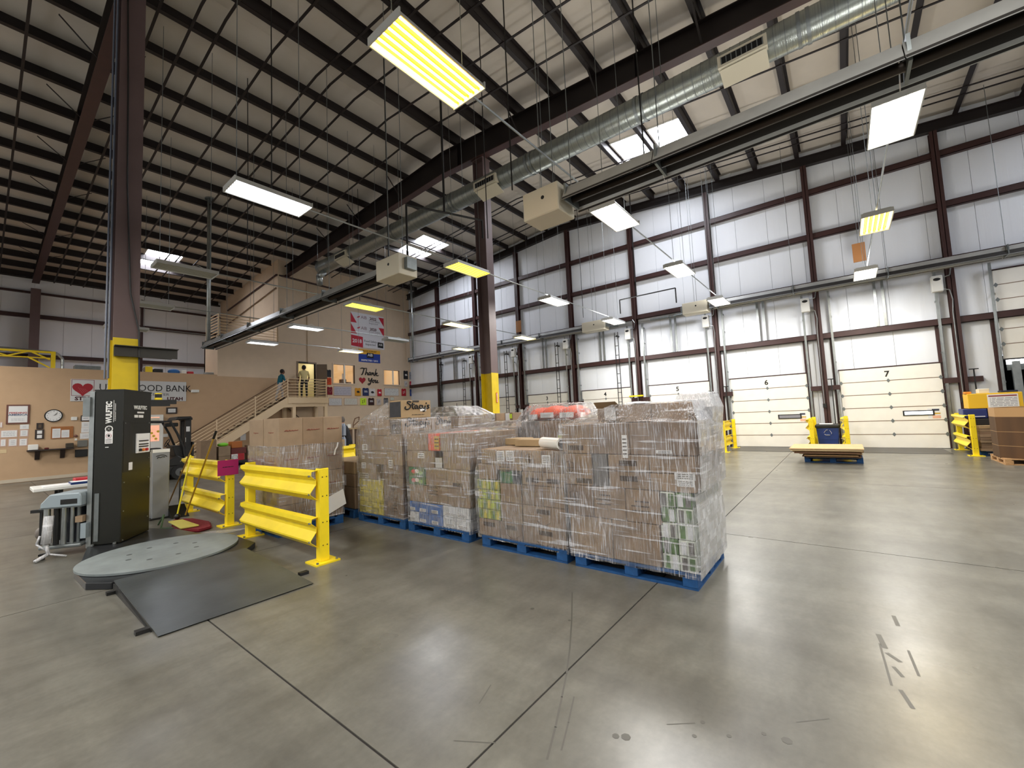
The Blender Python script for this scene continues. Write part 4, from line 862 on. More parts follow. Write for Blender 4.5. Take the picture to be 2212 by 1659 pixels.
# ---------------------------------------------------------------- the big brown cartons
rows0 = []
M_SEPIA = mat('faded_red_print', '8a4a3c', .8)
for r, (z0, z1) in enumerate(((.135, .44), (.44, .865), (.865, 1.285), (1.285, 1.715))):
    for c, (xa, xb) in enumerate(((2.73, 3.07), (3.07, 3.39), (3.39, 3.71))):
        for g, (ya, yb) in enumerate(((6.5, 7.05), (7.06, 7.6))):
            o = carton('big brown carton printed in faded red, tier %s, %s from the guard rails, %s row' % (NUM[r], ORD[c], ('front', 'back')[g]), xa, xb, ya, yb, z0, z1, M_KRAFT[(r+c) % 2], 'big brown cartons')
            if g == 0 and r:
                xm = (xa+xb)/2; zm = z0+(z1-z0)*.55
                strokes('red_script', [[(-.45, 0), (-.3, .5), (-.25, -.4), (-.1, .4), (-.05, -.3), (.1, .3), (.15, -.3), (.3, .3), (.35, -.2), (.5, .2)], [(-.5, -.1), (.5, .05)]], .004, M_SEPIA, o, lambda u, v, xm=xm, zm=zm: (xm+u*.2, 6.499, zm+v*.04))
            if c == 0 and r:
                ym = (ya+yb)/2; zm = z0+(z1-z0)*.5
                strokes('red_script', [[(-.45, 0), (-.3, .5), (-.2, -.4), (0, .4), (.1, -.3), (.3, .3), (.5, -.1)]], .004, M_SEPIA, o, lambda u, v, ym=ym, zm=zm: (2.729, ym-u*.2, zm+v*.04))
wrap('clear stretch film loosely round the big brown cartons', [(.14, 6.485, 7.62, 2.715, 3.725), (.7, 6.485, 7.62, 2.715, 3.725), (1.30, 6.485, 7.62, 2.715, 3.725)], '', seed=8, top=False)
o = tag(MB().add([(3.36, 6.46, .16), (3.74, 6.46, .3), (3.70, 6.475, .54), (3.36, 6.475, .42), (3.36, 6.464, .16), (3.74, 6.464, .3), (3.70, 6.479, .54), (3.36, 6.479, .42)], [(0, 1, 2, 3), (7, 6, 5, 4), (0, 4, 5, 1), (1, 5, 6, 2), (2, 6, 7, 3), (3, 7, 4, 0)]).build('paper_sheet', M_PAPER), 'white printed sheet hanging askew low on the big brown cartons', 'paper')
MB().pipe([(3.62, 6.48, 1.29), (3.6, 6.47, 1.22), (3.57, 6.47, 1.18), (3.555, 6.475, 1.1)], .012).build('loose_tape', M_PAPER, bpy.data.objects['stretch_film.005'])
# half height cartons behind
for r, (z0, z1) in enumerate(((.135, .5), (.5, .72), (.72, .93))):
    for c, (ya, yb) in enumerate(((6.62, 7.2), (7.2, 7.8))):
        o = carton('plain brown carton in the half height stack, tier %s, %s' % (NUM[r], ('beside the chip load', 'away from the chip load')[c]), 4.0, 4.95, ya, yb, z0, z1, M_KRAFT[3 if r == 2 else 0], 'half height stack')
        if c == 0 and r == 1: MB().box(3.996, 4.0, 6.9, 7.1, .52, .7).build('shipping_label', M_PAPER, o)
        if c == 0 and r == 2: MB().box(3.997, 4.0, 6.95, 7.05, .78, .86).build('carton_print', M_SEPIA, o)
for i, (x0, x1, z0, z1) in enumerate(((4.6, 5.05, .95, 1.2), (5.06, 5.6, .95, 1.2), (4.5, 5.6, .14, .94))):
    carton(('tan carton behind the guard rail on the office side', 'tan carton behind the guard rail on the dock side', 'wide brown carton under two tan cartons behind the rail')[i], x0, x1, 9.7, 10.3, z0, z1, M_KRAFT[3 if i < 2 else 2], 'cartons behind the far guard rail')
pallet('blue pallet under the cartons behind the far guard rail', 4.5, 9.6)
# ---------------------------------------------------------------- second line of loads, mostly hidden
def block(label, x0, x1, y0, y1, z0, z1, m, cat='carton', group=None, name='carton', bev=.008): return tag(MB().box(x0, x1, y0, y1, z0, z1).build(name, m, None, bevel=bev), label, cat, group)
for i, (y0, y1, nm) in enumerate(((2.95, 4.1, 'with orange bags'), (4.15, 5.2, 'behind the load with blue cartons'), (5.45, 6.6, 'behind the chip cartons'))):
    pallet('blue pallet under the second line load %s' % nm, 5.3, y0-.03)
for j in range(2):
    for k in range(3):
        ya = 3.05+k*.35
        block('grey brown carton in the load with orange bags, tier %s, %s from the open floor' % (NUM[j], ORD[k]), 5.4, 6.3, ya, ya+.345, .135+j*.68, .135+(j+1)*.68-.004, [M_GREYCTN, M_KRAFT[0], M_KRAFT[2]][(j+k) % 3], group='cartons under the orange bags')
o = block('lime banded white carton in the load with orange bags', 5.36, 5.4, 3.08, 3.38, 1.0, 1.36, M_WHCTN); MB().box(5.355, 5.36, 3.08, 3.38, 1.2, 1.28).build('lime_band', mat('lime_print', 'b5c23a', .6), o)
for i, (y0, y1, z) in enumerate(((3.1, 3.45, 1.51), (3.45, 3.8, 1.52), (3.75, 4.02, 1.5))):
    b = MB().ball((5.75, (y0+y1)/2, z+.09), .19, (1.6, .98, .62), 8)
    o = tag(b.build('orange_bag', M_ORGCTN, None, smooth=True), 'plump orange printed bag on the second line load, %s from the open floor' % ORD[i], 'bag', 'orange bags')
    MB().box(5.44, 5.46, y0+.06, y1-.06, z+.02, z+.1).build('bag_print', M_WHCTN, o)
wrap('clear stretch film round the load with orange bags', [(.12, 3.02, 4.12, 5.34, 6.35), (1.5, 3.0, 4.14, 5.33, 6.36), (1.6, 3.06, 4.1, 5.4, 6.3), (1.74, 3.1, 4.0, 5.45, 6.2)], '', seed=11)
for j in range(2):
    for k in range(3):
        ya = 4.16+k*.35
        block('brown carton in the second line load, tier %s, %s from the orange bags' % (NUM[j], ORD[k]), 5.4, 6.3, ya, ya+.345, .135+j*.64, .135+(j+1)*.64-.004, M_KRAFT[(j+k) % 3], group='cartons behind the blue carton load')
wrap('clear stretch film slumping over the load behind the blue cartons', [(.12, 4.14, 5.22, 5.36, 6.35), (1.42, 4.12, 5.22, 5.34, 6.36), (1.50, 4.16, 4.95, 5.42, 6.3)], '', seed=12)
for j in range(3):
    for k in range(2):
        ya = 5.5+k*.54
        block('brown carton in the load behind the chip cartons, tier %s, %s side' % (NUM[j], ('orange bag', 'office')[k]), 5.4, 6.3, ya, ya+.53, .135+j*.5, .135+(j+1)*.5-.004, M_KRAFT[(j+k) % 3], group='cartons behind the chip cartons')
wrap('clear stretch film peaking over the load behind the chip cartons', [(.12, 5.48, 6.6, 5.36, 6.35), (1.64, 5.46, 6.6, 5.34, 6.36), (1.82, 5.75, 6.4, 5.5, 6.2)], '', seed=13)
pallet('blue pallet beside the yellow column base under loose cartons', 6.5, 5.2); pallet('blue pallet beside the yellow column base under the bottled water', 6.5, 6.5)
for k in range(2): block('brown carton under loose goods near the yellow column base, %s from the office' % ORD[1-k], 6.6, 7.4, 5.25+k*.62, 5.25+k*.62+.6, .135, 1.44, M_KRAFT[k+1], group='cartons near the column base')
for k in range(2): block('brown carton under the bottled water, %s from the office' % ORD[1-k], 6.6, 7.4, 6.52+k*.6, 6.52+k*.6+.58, .135, 1.42, M_KRAFT[2-k], group='cartons under the bottled water')
o = carton('brown carton with dark brush print left of the yellow column base', 6.7, 7.1, 5.72, 6.02, 1.44, 1.66, M_KRAFT[0], None)
strokes('dark_script', [[(-.4, -.4), (-.3, .5), (-.2, -.3), (-.05, .4), (.05, -.4), (.2, .3), (.3, -.2), (.45, .4)]], .008, M_INK, o, lambda u, v: (6.698, 5.87-u*.24, 1.55+v*.12))
o = carton('open brown carton with a white and lime sheet by the yellow column base', 6.7, 7.0, 5.28, 5.5, 1.44, 1.66, M_KRAFT[2], None)
MB().box(6.695, 6.7, 5.36, 5.47, 1.5, 1.65).build('white_sheet', M_PAPER, o); MB().box(6.694, 6.7, 5.3, 5.36, 1.54, 1.63).build('lime_sheet', mat('lime_paper', 'c6e23c', .7), o)
t = thing('water_bottle_pack', 'shrink wrapped pack of water bottles behind the chip cartons', 'bottle pack', (6.9, 6.75, 1.42), local=True)
b0 = None
for i in range(4):
    for j in range(7):
        if b0 is None: b0 = MB().tube((0, 0, 0), (0, 0, .15), .033, n=8).tube((0, 0, .15), (0, 0, .2), .033, .012, n=8).tube((0, 0, .2), (0, 0, .225), .013, n=8).build('bottle', mat('clear_bottle', '8f97a3', .15), t, smooth=.8); b0.location = (-.2, -.24, 0)
        else: share(b0, (-.2+i*.07, -.24+j*.075, 0), t)
# ---------------------------------------------------------------- stretch wrapping machine
RZ = math.radians(-36)
w = thing('stretch_wrapper', 'dark green black stretch wrapping machine mast with its film carriage', 'machine', (1.28, 8.07, 0), None, RZ, True)
mast = MB().box(-.33, 0, 0, .72, .075, 2.22).build('mast', M_BLACKM, w, bevel=.008)
MB().box(-.335, .004, -.004, .72, 2.205, 2.225).build('mast_cap', M_BLACKM, mast)
MB().box(-.39, -.335, .0, .06, .05, 2.2).build('carriage_rail', M_GALV, w)
MB().box(-.38, -.36, .06, .5, .1, 2.15).build('rail_web', M_GALVD, w)
MB().box(-.45, -.37, -.03, .05, 1.85, 2.12).build('top_limit_box', M_GALVD, w)
M_WINK = mat('white_ink', 'e4e4e2', .6)
text('WULFTEC', (-.162, -.003, 1.90), .092, M_WINK, mast, '-Y', 'machine_lettering', bold=.004, spin=PI/2, wide=.74)
MB().tube((-.16, -.002, 1.665), (-.16, -.004, 1.665), .047, n=20).build('emblem_disc', M_WINK, mast); o = MB().tube((-.16, -.004, 1.665), (-.16, -.005, 1.665), .035, n=20).build('emblem_core', M_BLACKM, mast)
for a in (0, PI/3, 2*PI/3): MB().bar((-.16-.03*math.cos(a), -.0055, 1.665-.03*math.sin(a)), (-.16+.03*math.cos(a), -.0055, 1.665+.03*math.sin(a)), .008, .001).build('emblem_ray', M_WINK, mast)
MB().box(-.113, -.108, -.002, 0, 1.76, 2.07).build('underline', M_WINK, mast); text('A DURAVANT COMPANY', (-.09, -.003, 1.90), .022, M_WINK, mast, '-Y', 'machine_small_lettering', spin=PI/2)
s = MB().box(-.205, -.115, -.003, 0, 1.46, 1.635).build('warning_sticker', M_PAPER, mast)
tr = MB(); n = 20
for i in range(n): tr.bar((-.16+.03*math.cos(2*PI*i/n), -.0045, 1.57+.03*math.sin(2*PI*i/n)), (-.16+.03*math.cos(2*PI*(i+1)/n), -.0045, 1.57+.03*math.sin(2*PI*(i+1)/n)), .008, .001)
tr.build('prohibition_ring', M_RED, s); MB().ball((-.16, -.004, 1.57), .015, (1, .05, 1.2), 6).build('hand_mark', M_INK, s)
print_lines(s, 'Y', -.195, -.125, 1.47, 1.53, -.003, 4, M_INKS)
MB().box(-.2, -.16, -.002, 0, 1.405, 1.415).build('white_tag', M_WINK, mast)
MB().box(-.30, -.25, -.012, 0, .13, .78).build('cover_strip', M_GALVD, mast)
PX = Matrix(((0, 0, 1), (1, 0, 0), (0, 1, 0)))
text('WULFTEC', (.003, .42, 1.97), .075, M_WINK, mast, PX, 'machine_lettering', bold=.003); MB().box(0, .002, .34, .52, 1.885, 1.91).box(0, .002, .27, .36, 1.82, 1.86).box(0, .002, .38, .5, 1.82, 1.86).build('printed_lines', M_WINK, mast)
MB().box(0, .003, .02, .17, 1.04, 1.77).build('cable_slot', M_BLACK, mast); MB().box(0, .002, 0, .72, 1.735, 1.742).build('panel_seam', M_BLACK, mast)
cp = MB().box(0, .02, .31, .66, 1.29, 1.58).build('control_panel', M_PAPER, mast, bevel=.004)
for i, z in enumerate((1.47, 1.42, 1.385)):
    MB().box(.02, .03, .36, .6, z-.008, z+.008).build('control_strip', M_BLACK, cp)
for y, c in ((.38, M_BLACK), (.46, mat('orange_button', 'e07a26', .4)), (.55, M_RED)): MB().tube((.02, y, 1.335), (.045, y, 1.335), .022, n=10).build('push_button', c, cp)
MB().box(.0, .004, .15, .24, 1.06, 1.17).build('white_tag', M_PAPER, mast)
for y, z in ((.05, .1), (.05, .9), (.05, 1.74), (.66, .3), (.66, .9), (.66, 1.2), (.66, 1.74), (.05, .5)): MB().tube((0, y, z), (.008, y, z), .009, n=6).build('screw', M_GALV, mast)
for x in (-.3, -.05): MB().tube((x, -.03, .075), (x, -.03, .1), .02, n=8).build('anchor_bolt', M_GALV, w)
# film carriage left of the mast
cg = MB().prism([(-.84, .64), (-.84, .70), (-.74, .82), (-.42, .82), (-.40, .78), (-.40, .64)], -.10, .34, 'y').build('carriage_hood', mat('pale_grey_hood', '93a0a8', .45), w, bevel=.012)
MB().box(-.62, -.44, -.104, -.10, .68, .745).build('hood_nameplate', M_BLACK, cg)
tb = MB().box(-.86, -.40, -.08, .34, .10, .14).build('carriage_base', M_GALVD, w, bevel=.01)
MB().box(-.86, -.40, -.08, .34, .63, .645).build('carriage_top', M_GALVD, w)
for i, (x, r, mm) in enumerate(((-.80, .035, M_GALV), (-.71, .03, M_BLACK), (-.64, .03, M_GALV), (-.56, .022, M_GALV), (-.50, .02, M_GALVD))): MB().tube((x, -.03+.02*i, .14), (x, -.03+.02*i, .64), r, n=12).build('roller', mm, w, smooth=.7)
MB().tube((-.60, .2, .14), (-.60, .2, .62), .12, n=20).build('film_spool', mat('film_spool', '4a4e58', .25), w, smooth=.7)
MB().box(-.48, -.40, -.06, .06, .42, .5).build('cardboard_block', M_KRAFT[1], w); MB().box(-.42, -.36, -.06, .02, .2, .4).build('grey_gear_cover', mat('pale_grey_hood', '93a0a8', .45), w)
MB().box(-1.0, -.84, .0, .05, .58, .62).build('tension_arm', M_BLACK, w); MB().box(-.9, -.87, 0, .03, .15, .6).build('tension_link', M_BLACK, w)
MB().ball((-.92, .05, .3), .05, (1, 1, 1.6), 6).build('film_clamp', mat('worn_clamp', '77706a', .5), w, smooth=True)
t = tag(MB().pipe([(.62, 8.36, .55), (.60, 8.33, .2)], .05, 8).pipe([(.60, 8.33, .2), (.62, 8.3, .07), (.5, 8.22, .02)], .022, 6).pipe([(.62, 8.3, .07), (.78, 8.2, .02)], .012, 6).pipe([(.55, 8.42, .3), (.52, 8.4, .2), (.6, 8.33, .12)], .012).build('film_tail', M_FILMT, None, smooth=True), 'white tail of stretch film trailing from the carriage to the floor', 'plastic film')
for i, (x, y) in enumerate(((.60, 8.62), (.54, 8.33))):
    tag(MB().prism([(x-.05, y-.03), (x+.05, y-.015), (x+.06, y+.02), (x-.03, y+.03)], .005, .03, 'z').build('floor_clip', M_RUBBER), 'small black clip on the floor, %s the film tail' % ('behind', 'beside')[i], 'clip')
# turntable, its base and the loading ramp
t = thing('turntable', 'grey round turntable on a black base in front of the wrapper mast', 'turntable', (1.5, 6.9, 0))
MB().prism([(.72, 6.95), (.74, 6.3), (.9, 6.07), (2.15, 6.07), (2.34, 6.3), (2.33, 7.1), (2.08, 7.7), (1.98, 8.35), (1.7, 8.95), (1.25, 9.0), (.98, 8.3), (.84, 7.5)], 0, .07, 'z').build('base_plate', mat('black_base_plate', '2c2e31', .3, .3, var=.15, vs=3), t, bevel=.006)
MB().tube((1.5, 6.88, .075), (1.5, 6.88, .098), .79, n=72).build('turntable_disc', mat('worn_grey_disc', '7d8586', .55, var=.14, vs=5), t)
MB().tube((1.5, 6.88, .07), (1.5, 6.88, .08), .775, n=60).build('disc_skirt', M_RUBBER, t)
for a in range(8): MB().tube((1.5+.35*math.cos(a*PI/4+.2), 6.88+.35*math.sin(a*PI/4+.2), .0975), (1.5+.35*math.cos(a*PI/4+.2), 6.88+.35*math.sin(a*PI/4+.2), .0985), .03, n=8).build('plug', mat('dark_plug', '4a4f50', .6), t)
t = thing('loading_ramp', 'dark steel loading ramp sloping from the turntable to the floor', 'ramp', (1.5, 5.2, 0))
MB().add([(.92, 6.06, .075), (2.14, 6.06, .075), (2.14, 4.34, .004), (.92, 4.34, .004), (.92, 6.06, .088), (2.14, 6.06, .088), (2.14, 4.33, .012), (.92, 4.33, .012)], [(0, 1, 2, 3), (7, 6, 5, 4), (0, 4, 5, 1), (1, 5, 6, 2), (2, 6, 7, 3), (3, 7, 4, 0)]).build('ramp_plate', mat('scuffed_ramp_steel', '4d5254', .36, .35, var=.22, vs=2.5, bump=.05, bs=14), t)
for x in (.905, 2.14): MB().add([(x, 6.0, 0), (x, 6.0, .07), (x, 4.5, .0), (x+.014, 6.0, 0), (x+.014, 6.0, .07), (x+.014, 4.5, .0)], [(0, 1, 2), (5, 4, 3), (0, 3, 4, 1), (1, 4, 5, 2), (2, 5, 3, 0)]).build('ramp_cheek', M_BLACK, t)
for x, y in ((.84, 5.9), (.82, 4.55), (2.17, 4.7)): MB().box(x, x+.09, y-.03, y+.03, 0, .03).build('wheel_tab', M_BLACK, t)
# grey scale post, small white tote and cable
t = thing('scale_post', 'grey upright scale post standing right of the wrapper mast', 'post', (2.13, 10.05, 0))
MB().box(2.0, 2.25, 10.0, 10.16, .02, 1.27).build('housing', mat('grey_post_enamel', '8b8e92', .45), t, bevel=.01); MB().box(1.97, 2.28, 9.97, 10.19, 0, .02).build('foot', M_BLACK, t)
MB().box(2.0, 2.25, 9.994, 10.0, 1.21, 1.27).build('top_rim', M_WHITE, t)
strokes('swoosh_emblem', [[(-.5, .1), (-.2, .35), (.3, .3), (.5, -.05)], [(-.4, -.3), (-.3, .1), (-.1, -.25), (.1, .1), (.3, -.1)]], .006, M_INK, t, lambda u, v: (2.13+u*.16, 9.997, 1.13+v*.1))
tag(MB().box(1.86, 1.99, 10.3, 10.7, .06, .82).box(1.85, 2.0, 10.28, 10.72, .82, .87).build('white_tote', M_WHITE, None, bevel=.008), 'white lidded tote standing behind the grey scale post', 'tote'); 
tag(MB().box(1.84, 2.0, 10.3, 10.7, 0, .058).build('tote_base', M_BLACK), 'black plinth under the white tote', 'plinth')
tag(MB().pipe([(1.95, 9.3, .02), (1.98, 9.1, .2), (1.9, 8.9, .02), (2.05, 8.7, .02), (2.2, 8.75, .02)], .014).build('green_cable', mat('green_cable', '3f5a3c', .6)), 'green cable curling on the floor beside the wrapper mast', 'cable')
# brooms and mops leaning on the second guard rail
def mop(label, base, top, m, grip=None, r=.013):
    base, top = V(base), V(top); t = thing('mop', label, 'mop', base)
    MB().tube(base, top, r, n=8).build('handle', m, t, smooth=.8)
    if grip: d = (top-base).normalized(); MB().tube(top-d*.13, top+d*.02, r*1.4, n=8).build('grip', grip, t, smooth=.8)
    return t
t = mop('brown handled dust mop with a dark red fringe', onZ(360, 1098, .06), onX(418, 961, 2.44), mat('brown_handle', '8a6a3c', .5))
bx = onZ(360, 1098, .06)
MB().prism([(1.98, 8.35), (2.05, 8.95), (2.2, 9.5), (2.42, 9.2), (2.50, 8.6), (2.38, 8.12), (2.18, 8.05)], .0, .045, 'z').build('fringe', mat('dark_red_mop', '7c1d28', .95, bump=.6, bs=60), t, bevel=.02, seg=2)
t = mop('bright yellow handled mop with a flat yellow pad', onZ(383, 1112, .11), onX(412, 983, 2.44), mat('yellow_handle', 'e6d92a', .4))
MB().prism([(2.02, 8.33), (2.05, 9.15), (2.24, 9.1), (2.26, 8.3)], .05, .075, 'z').build('pad', mat('pale_yellow_pad', 'd8cf6a', .8), t, bevel=.008); MB().ball(onZ(383, 1116, .1), .05, n=6).build('swivel', M_BLACK, t, smooth=True)
mop('gold handled broom with a black grip crossing the guard rail', onZ(401, 1112, .09), onX(466, 934, 2.46), mat('gold_handle', 'b8922e', .45), M_BLACK, .014)
t = thing('dust_pan', 'black long handled dust pan behind the mops', 'dust pan', (2.4, 9.9, 0)); MB().tube((2.40, 10.0, .05), (2.44, 10.1, .82), .012, n=8).build('handle', M_BLACK, t); MB().prism([(9.75, .0), (10.1, .0), (10.1, .2), (10.06, .2)], 2.24, 2.5, 'x').build('pan', M_BLACK, t)
tag(MB().prism([(2.0, 7.95), (2.1, 7.82), (2.5, 7.55), (2.7, 7.6), (2.5, 7.78), (2.3, 7.98)], 0.001, .006, 'z').build('film_scrap', M_FILMT), 'crumpled scrap of clear film on the floor by the turntable', 'plastic film')
# work table with binders behind the film carriage
t = thing('work_table', 'white topped table with binders behind the film carriage', 'table', (.9, 9.55, 0))
MB().box(.52, 1.36, 9.25, 9.85, .80, .85).build('table_top', M_WHITE, t, bevel=.008)
for x in (.8, 1.3):
    for y in (9.32, 9.78): MB().box(x-.025, x+.025, y-.025, y+.025, 0, .80).build('leg', M_BLACK, t)
for k, (x0, x1, y0, y1, z1, c, lab) in enumerate(((.62, .92, 9.3, 9.6, .862, M_PAPER, 'loose white papers on the left of the work table'), (.9, 1.34, 9.27, 9.55, .885, mat('navy_binder', '20386e', .5), 'navy blue binder lying on the work table'), (.97, 1.25, 9.5, 9.8, .92, mat('red_folder', 'b01e2a', .5), 'red folder at the back of the work table'), (1.22, 1.34, 9.55, 9.7, .90, mat('lime_paper', 'c6e23c', .7), 'lime note pad on the work table'))):
    o = tag(MB().box(x0, x1, y0, y1, .851, z1).build(('papers', 'binder', 'folder', 'note_pad')[k], c, None, bevel=.003), lab, ('papers', 'binder', 'folder', 'pad')[k])
    if k == 1: MB().box(x0+.01, x1-.01, y0+.01, y1-.01, z1, z1+.004).build('open_page', M_PAPER, o)
# ---------------------------------------------------------------- forklift
t = thing('forklift', 'black and cream electric forklift parked by the stairs', 'forklift', (3.6, 17.9, 0))
MB().prism([(2.3, .28), (3.42, .28), (3.42, .95), (3.2, 1.02), (2.5, 1.0), (2.3, .8)], 17.34, 18.4, 'y').build('counterweight', mat('cream_forklift_body', 'c9c4b4', .45), t, bevel=.03, seg=2)
MB().box(2.32, 4.3, 17.36, 18.38, .16, .5).build('chassis', M_BLACK, t, bevel=.03); MB().prism([(3.42, .45), (4.36, .45), (4.36, .62), (4.1, .78), (3.8, .6), (3.42, .62)], 17.32, 18.42, 'y').build('floor_step', M_BLACK, t, bevel=.02)
MB().prism([(4.1, .7), (4.3, .7), (4.22, 1.1), (4.0, 1.1)], 17.5, 18.3, 'y').build('dashboard', M_BLACK, t, bevel=.02)
MB().box(3.3, 3.75, 17.6, 18.15, .95, 1.06).build('seat_cushion', M_BLACK, t, bevel=.03); MB().prism([(3.25, 1.04), (3.42, 1.04), (3.3, 1.55), (3.18, 1.52)], 17.62, 18.13, 'y').build('seat_back', M_BLACK, t, bevel=.03)
for y in (17.38, 18.34):
    MB().pipe([(4.32, y, .6), (4.28, y, 1.0), (4.1, y, 1.5), (3.92, y, 1.88)], .035, 8).build('front_pillar', M_BLACK, t, smooth=.8); MB().pipe([(2.75, y, .95), (2.82, y, 1.9)], .035, 8).build('rear_pillar', M_BLACK, t, smooth=.8)
    MB().bar((2.75, y, 1.94), (3.95, y, 1.9), .06).build('roof_rail', M_BLACK, t)
for i in range(6): MB().bar((2.9+i*.19, 17.38, 1.93-i*.006), (2.9+i*.19, 18.34, 1.93-i*.006), .03).build('roof_bar', M_BLACK, t)
MB().box(3.85, 4.2, 17.7, 17.95, 1.74, 1.86).build('work_lamp', M_BLACK, t, bevel=.02)
for x, r in ((4.18, .24), (2.75, .2)):
    for y in (17.32, 18.26):
        wh = MB().tube((x, y, r), (x, y+.16, r), r, n=24).build('wheel', M_RUBBER, t, smooth=.6); MB().tube((x, y-.005, r), (x, y+.0, r), r*.55, n=18).build('hub', mat('grey_hub', '5d5f60', .5), wh)
for y in (17.55, 18.1):
    MB().box(4.36, 4.52, y, y+.12, .1, 2.02).build('mast_channel', M_BLACK, t); MB().box(4.54, 4.6, y, y+.1, .06, 1.2).build('carriage_upright', M_BLACK, t)
    MB().prism([(4.6, .06), (4.6, .11), (5.7, .075), (5.7, .06)], y, y+.1, 'y').build('fork', M_BLACK, t)
MB().box(4.34, 4.54, 17.5, 18.27, 1.94, 2.02).build('mast_crosshead', M_BLACK, t); MB().tube((4.42, 17.9, .3), (4.42, 17.9, 1.9), .05, n=10).build('lift_cylinder', M_BLACK, t)
MB().box(4.54, 4.58, 17.45, 18.3, .4, .5).box(4.54, 4.58, 17.45, 18.3, 1.1, 1.2).build('carriage_bar', M_BLACK, t)
MB().prism([(4.03, 1.94), (4.5, 1.98), (4.5, 2.06), (4.1, 2.06)], 17.42, 18.36, 'y').build('mast_hood', M_BLACK, t, bevel=.02)
MB().box(4.38, 4.48, 17.545, 17.55, 1.55, 1.72).build('white_plate', M_PAPER, t); MB().box(4.365, 4.375, 17.545, 17.55, 1.2, 1.35).build('white_mark', M_PAPER, t)
st = MB(); n = 16; c = V((3.95, 17.9, 1.2))
for i in range(n): st.tube(c+V((.06*math.cos(2*PI*i/n), .16*math.sin(2*PI*i/n), .12*math.cos(2*PI*i/n))), c+V((.06*math.cos(2*PI*(i+1)/n), .16*math.sin(2*PI*(i+1)/n), .12*math.cos(2*PI*(i+1)/n))), .014, n=6)
st.tube(c, c+V((.15, 0, -.25)), .02, n=6).build('steering_wheel', M_BLACK, t)
MB().box(3.0, 3.3, 17.335, 17.34, .66, .70).build('maker_mark', M_BLACK, t)
# ---------------------------------------------------------------- stairs to the office door
SY0, SY1 = 22.0, 23.25
S = thing('staircase', 'cream metal staircase with landing climbing along the tan wall', 'stairs', (8.0, 22.6, 0))
SX1, SX0, LZ3 = 9.66, 5.05, 3.02; n = 17
sl = LZ3/(SX1-SX0)
for y in (SY0, SY1-.05): MB().add([(SX1, y, 3.02), (SX1+.35, y, 2.51), (SX1-.2, y, 2.51), (SX0+.75, y, 0), (SX0, y, 0), (SX1, y+.05, 3.02), (SX1+.35, y+.05, 2.51), (SX1-.2, y+.05, 2.51), (SX0+.75, y+.05, 0), (SX0, y+.05, 0)],
    [(0, 1, 2, 3, 4), (9, 8, 7, 6, 5)]+[(i, i+5, (i+1) % 5+5, (i+1) % 5) for i in range(5)]).build('stringer', M_CREAM, S)
run = (SX1-SX0)/n; t0 = None
for i in range(n-1):
    x = SX0+(i+.2)*run+.12; z = LZ3*(i+1)/n-.05
    if t0 is None: t0 = MB().box(-.02, run+.02, SY0+.06-22.6, SY1-.06-22.6, -.04, 0).build('tread', mat('brown_stair_tread', '5a4638', .7), S); t0.parent = S; t0.data.transform(Matrix.Translation((8.0, 22.6, 0))); t0.location = (x-8, 0, z)
    else: share(t0, (x-8, 0, z), S)
MB().box(SX1, 11.75, SY0, YO-.03, 2.94, 3.02).build('landing_floor', mat('brown_stair_tread', '5a4638', .7), S); MB().box(SX1, 11.78, SY0-.03, SY0, 2.72, 3.03).box(11.75, 11.78, SY0, YO-.03, 2.72, 3.03).build('landing_fascia', M_CREAM, S)
for x in (9.98, 11.66):
    for y in (SY0+.1, YO-.15): MB().box(x-.08, x+.08, y-.08, y+.08, 0, 2.72).build('landing_post', M_CREAM, S)
MB().box(9.9, 11.75, SY0+.03, SY0+.17, 2.54, 2.72).build('landing_beam', M_CREAM, S); MB().bar((10.2, YO-.12, 2.5), (11.2, YO-.12, 1.6), .06, .03).build('cross_brace', mat('brown_stair_tread', '5a4638', .7), S)
for k in range(7):
    h = .06+k*.15
    MB().tube((SX0, SY0+.02, h), (SX1, SY0+.02, LZ3+h-.06), .017, n=6).build('stair_rail', M_CREAM, S); MB().tube((SX1, SY0+.02, LZ3+h), (11.68, SY0+.02, LZ3+h), .017, n=6).build('landing_rail', M_CREAM, S)
    MB().tube((11.68, SY0+.02, LZ3+h), (11.68, YO-.1, LZ3+h), .017, n=6).build('landing_end_rail', M_CREAM, S)
for x, z in ((SX0+.1, .07), (6.6, (6.6-SX0)*sl), (8.17, (8.17-SX0)*sl), (SX1, LZ3), (11.68, LZ3)): MB().box(x-.022, x+.022, SY0, SY0+.044, z, z+1.0).build('rail_post', M_CREAM, S)
MB().tube((SX0+.3, YO-.07, 1.0), (SX1, YO-.07, LZ3+.85), .02, n=6).build('wall_handrail', mat('brown_handrail', '7a614b', .5), S)
# balcony railing on the tower notch
B = thing('balcony_railing', 'cream barred railing around the high notch in the office tower', 'railing', (8.3, YO, 6.05))
for k in range(8):
    z = 6.12+k*.145; MB().tube((XT0+.05, YO+.06, z), (XT1-.02, YO+.06, z), .018, n=6).build('rail_bar', M_CREAM, B); MB().tube((XT0+.05, YO+.06, z), (XT0+.05, 25.1, z), .018, n=6).build('side_bar', M_CREAM, B)
for x in (XT0+.05, 8.4, XT1-.04): MB().box(x-.025, x+.025, YO+.03, YO+.08, 6.045, 7.2).build('rail_post', M_CREAM, B)
MB().box(XT0+.02, XT0+.07, 25.03, 25.08, 6.045, 7.2).build('rail_post', M_CREAM, B)
